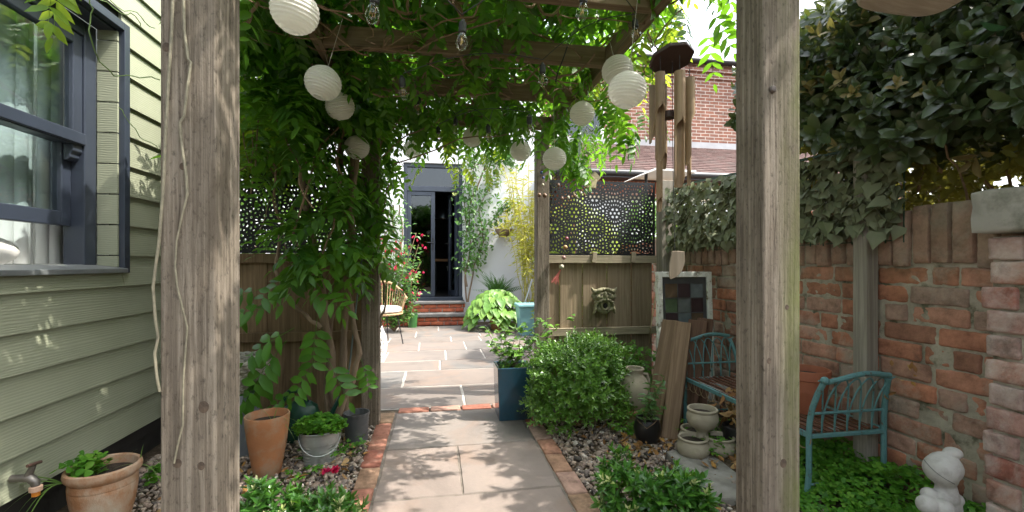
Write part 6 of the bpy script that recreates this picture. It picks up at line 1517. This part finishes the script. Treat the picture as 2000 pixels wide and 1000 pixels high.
# golden bamboo
gb = thing('golden_bamboo', 'yellow leaved bamboo clump by the white wall next to the far post', 'plant', (1.55, 7.5, 0)); cn = MB(); P = []; D = []
for k in range(30):
    bx_, by_ = random.gauss(1.62, .14), random.gauss(7.45, .1); top = Vector((bx_+random.gauss(-.1, .22), by_+random.gauss(-.05, .12), random.uniform(1.6, 2.75))); pts = wander((bx_, by_, .3), top, 8, .05); cn.tube(pts, .006, 5)
    for j in range(64):
        t_ = random.uniform(.35, 1); i = min(7, int(t_*8)); P.append(pts[i].lerp(pts[i+1], t_*8-i)+Vector((random.gauss(0, .05), random.gauss(0, .05), 0))); th = random.uniform(0, 2*PI); D.append((math.cos(th), math.sin(th), random.uniform(-.9, .3)))
cn.build('canes', simple('yellow cane', (.4, .36, .08), .5, .2), gb, sm=True); V, Q = scatter([leaf_lo(.13, .018), leaf_lo(.10, .016)], A(P), unit(A(D)), rnd(len(P)), rng.uniform(.8, 1.3, len(P))); npmesh('foliage', V, Q, M['bamboo'], gb)
MB().lathe([(0, 0), (.17, 0), (.2, .3), (.19, .32), (0, .31)], (1.62, 7.45, 0), 24).build('tub', M['greypot'], gb, sm=True, ang=40)
# climber on the white wall
cl = thing('wall_climber', 'leafy climbing rose trained up the white wall beside the doors', 'climber', (.55, 8.2, 0)); cs = MB(); P = []
for L in ([(912, 590), (908, 540), (920, 480), (915, 400), (925, 330), (940, 290)], [(914, 590), (925, 520), (945, 470), (935, 410), (960, 350), (985, 300)], [(912, 560), (905, 500), (912, 440), (905, 380), (918, 310)], [(920, 480), (950, 440), (985, 400), (1000, 395)], [(918, 400), (950, 320), (990, 300), (1000, 310)], [(920, 330), (960, 300), (1003, 325)]):
    pts = [atY(x, y, 8.2) for x, y in L]; Pp = []
    for i in range(len(pts)-1): Pp += wander(pts[i], pts[i+1], 5, .02, 2)[:-1]
    Pp.append(pts[-1]); cs.tube(Pp, [.018*(1-.75*i/len(Pp)) for i in range(len(Pp))], 6)
    for p in Pp[6:]:
        for j in range(20): P.append(p+Vector((random.gauss(0, .085), random.uniform(-.16, .02), random.gauss(0, .07))))
cs.build('stems', M['bark'], cl, sm=True); n = len(P); V, Q = scatter([leaf(.085, .045, .15, .3), leaf(.07, .04, .2, .3)], A(P), unit(np.stack([rng.normal(0, 1, n), rng.normal(-.6, .4, n), rng.normal(-.4, .5, n)], 1)), unit(np.stack([rng.normal(0, .4, n), rng.normal(-.6, .3, n), np.ones(n)], 1)), rng.uniform(.7, 1.2, n)); npmesh('foliage', V, Q, M['climb'], cl)
for i, (x, y) in enumerate(((888, 380), (892, 335))):
    c_ = atY(x, y, 8.1); V, Q = scatter([leaf(.05, .05, .4, -.4)], np.repeat(A([c_]), 14, 0), rnd(14), rnd(14), rng.uniform(.6, 1, 14)); npmesh('rose', V, Q, M['cream'], cl)
# second climber left of the doors
c2 = thing('wall_climber', 'sparse climber on the white wall between the fuchsia and the wisteria', 'climber', (-.9, 8.2, 0)); cs = MB(); P = []
for L in ([(770, 560), (775, 480), (768, 400)], [(760, 560), (752, 470), (760, 410)], [(778, 520), (785, 440), (780, 400)]):
    pts = [atY(x, y, 8.2) for x, y in L]; Pp = wander(pts[0], pts[1], 6, .04)[:-1]+wander(pts[1], pts[2], 6, .04); cs.tube(Pp, .014, 6)
    for p in Pp[2:]:
        for j in range(7): P.append(p+Vector((random.gauss(0, .09), random.uniform(-.12, .02), random.gauss(0, .08))))
cs.build('stems', M['bark'], c2, sm=True); n = len(P); V, Q = scatter([leaf(.075, .04, .15, .3)], A(P), unit(np.stack([rng.normal(0, 1, n), rng.normal(-.6, .4, n), rng.normal(-.4, .5, n)], 1)), unit(np.stack([rng.normal(0, .4, n), rng.normal(-.6, .3, n), np.ones(n)], 1)), rng.uniform(.7, 1.2, n)); npmesh('foliage', V, Q, M['climb'], c2)
# hanging basket
hk = thing('hanging_basket', 'brown hanging basket of yellow foliage on the white wall', 'basket', atY(985, 450, 8.1)); c_ = atY(985, 450, 8.08)
MB().lathe([(0, -.13), (.1, -.10), (.16, -.02), (.17, .02), (.15, .02), (0, .0)], c_, 22).build('basket', M['bark'], hk, sm=True, ang=40)
MB().tube([c_+Vector((-.15, 0, .02)), c_+Vector((0, .05, .4)), c_+Vector((.15, 0, .02))], .005, 5).tube([c_+Vector((0, .05, .4)), c_+Vector((0, .24, .42))], .008, 5).build('bracket', M['wire'], hk)
n = 130; P = A([c_+Vector((random.gauss(0, .12), random.gauss(-.03, .08), random.uniform(-.1, .18))) for _ in range(n)]); V, Q = scatter([leaf(.09, .03, .15, .5)], P, unit(np.stack([rng.normal(0, 1, n), rng.normal(-.3, .6, n), rng.normal(-.2, .6, n)], 1)), rnd(n), rng.uniform(.6, 1.1, n)); npmesh('foliage', V, Q, M['bamboo'], hk)
# fuchsia
fu = thing('fuchsia_bush', 'fuchsia bush with hanging crimson flowers by the brick steps', 'shrub', (-.55, 7.3, 0)); P = []; Fl = []; sm_ = MB()
for k in range(46):
    th = random.uniform(0, 2*PI); rr_ = random.uniform(.15, .55); q = Vector((-.62+rr_*math.cos(th), 7.2+.6*rr_*math.sin(th), random.uniform(.5, 1.55))); pts = wander((-.62, 7.25, .0), q, 8, .06); sm_.tube(pts, .006, 5)
    for j in range(75):
        t_ = random.uniform(.3, 1); i = min(7, int(t_*8)); P.append(pts[i].lerp(pts[i+1], t_*8-i)+Vector((random.gauss(0, .06), random.gauss(0, .06), random.gauss(0, .05))))
    for j in range(3): Fl.append(q+Vector((random.gauss(0, .08), random.uniform(-.12, .02), random.uniform(-.12, .02))))
n = len(P); th = rng.uniform(0, 2*PI, n); sm_.build('stems', M['twig'], fu); V, Q = scatter([leaf_lo(.075, .04), leaf_lo(.06, .033)], A(P), unit(np.stack([np.cos(th), np.sin(th), rng.normal(-.2, .4, n)], 1)), unit(np.stack([rng.normal(0, .4, n), rng.normal(-.4, .4, n), np.ones(n)], 1)), rng.uniform(.7, 1.2, n)); npmesh('foliage', V, Q, M['climb'], fu)
n = len(Fl)*5; P = np.repeat(A(Fl), 5, 0); V, Q = scatter([leaf(.05, .02, .3, .2)], P, unit(np.stack([rng.normal(0, .4, n), rng.normal(0, .4, n), -np.ones(n)], 1)), rnd(n), rng.uniform(.7, 1.2, n)); npmesh('blossom', V, Q, M['red'], fu)
# bushes beyond the black screen and beyond the dark fence
shrub('garden_bush', 'lime green bush seen through the holes of the black screen', 'shrub', (1.62, 4.9, .85), (.46, .45, .85), 900, [shoot(6, .07, .03, .06, .4, 1.3)], leafmat('lime bush leaf', [(.2, .27, .03), (.3, .34, .05), (.14, .24, .03)], (.4, .5, .05), .3, .45, .4))
shrub('garden_bush', 'light green bush growing behind the dark fence under the wisteria', 'shrub', (-1.35, 4.3, .95), (.45, .4, .95), 600, [shoot(6, .08, .035, .06, .4, 1.3)], M['box'])
shrub('garden_bush', 'darker green bush beyond the garden wall, behind the screen corner', 'shrub', (2.55, 5.0, .9), (.5, .5, .85), 900, [shoot(6, .08, .035, .06, .4, 1.3)], M['climb'])
hb2 = thing('tall_hedge', 'tall leafy hedge closing the garden behind the viewpoint', 'hedge', (.5, -5, 0))
n = 5200; P = np.stack([rng.uniform(-6, 7, n), rng.uniform(-5.6, -4.6, n), rng.uniform(.0, 4.0, n)], 1); P[:, 2] *= 1+.12*np.sin(P[:, 0]*1.7)
V, Q = scatter([leaf_lo(.26, .14)], P, rnd(n), rnd(n), rng.uniform(.7, 1.3, n)); npmesh('foliage', V, Q, M['climb'], hb2)
MB().box((-6, -5.5, 0), (7, -5.2, 3.4)).build('stems', M['twig'], hb2)
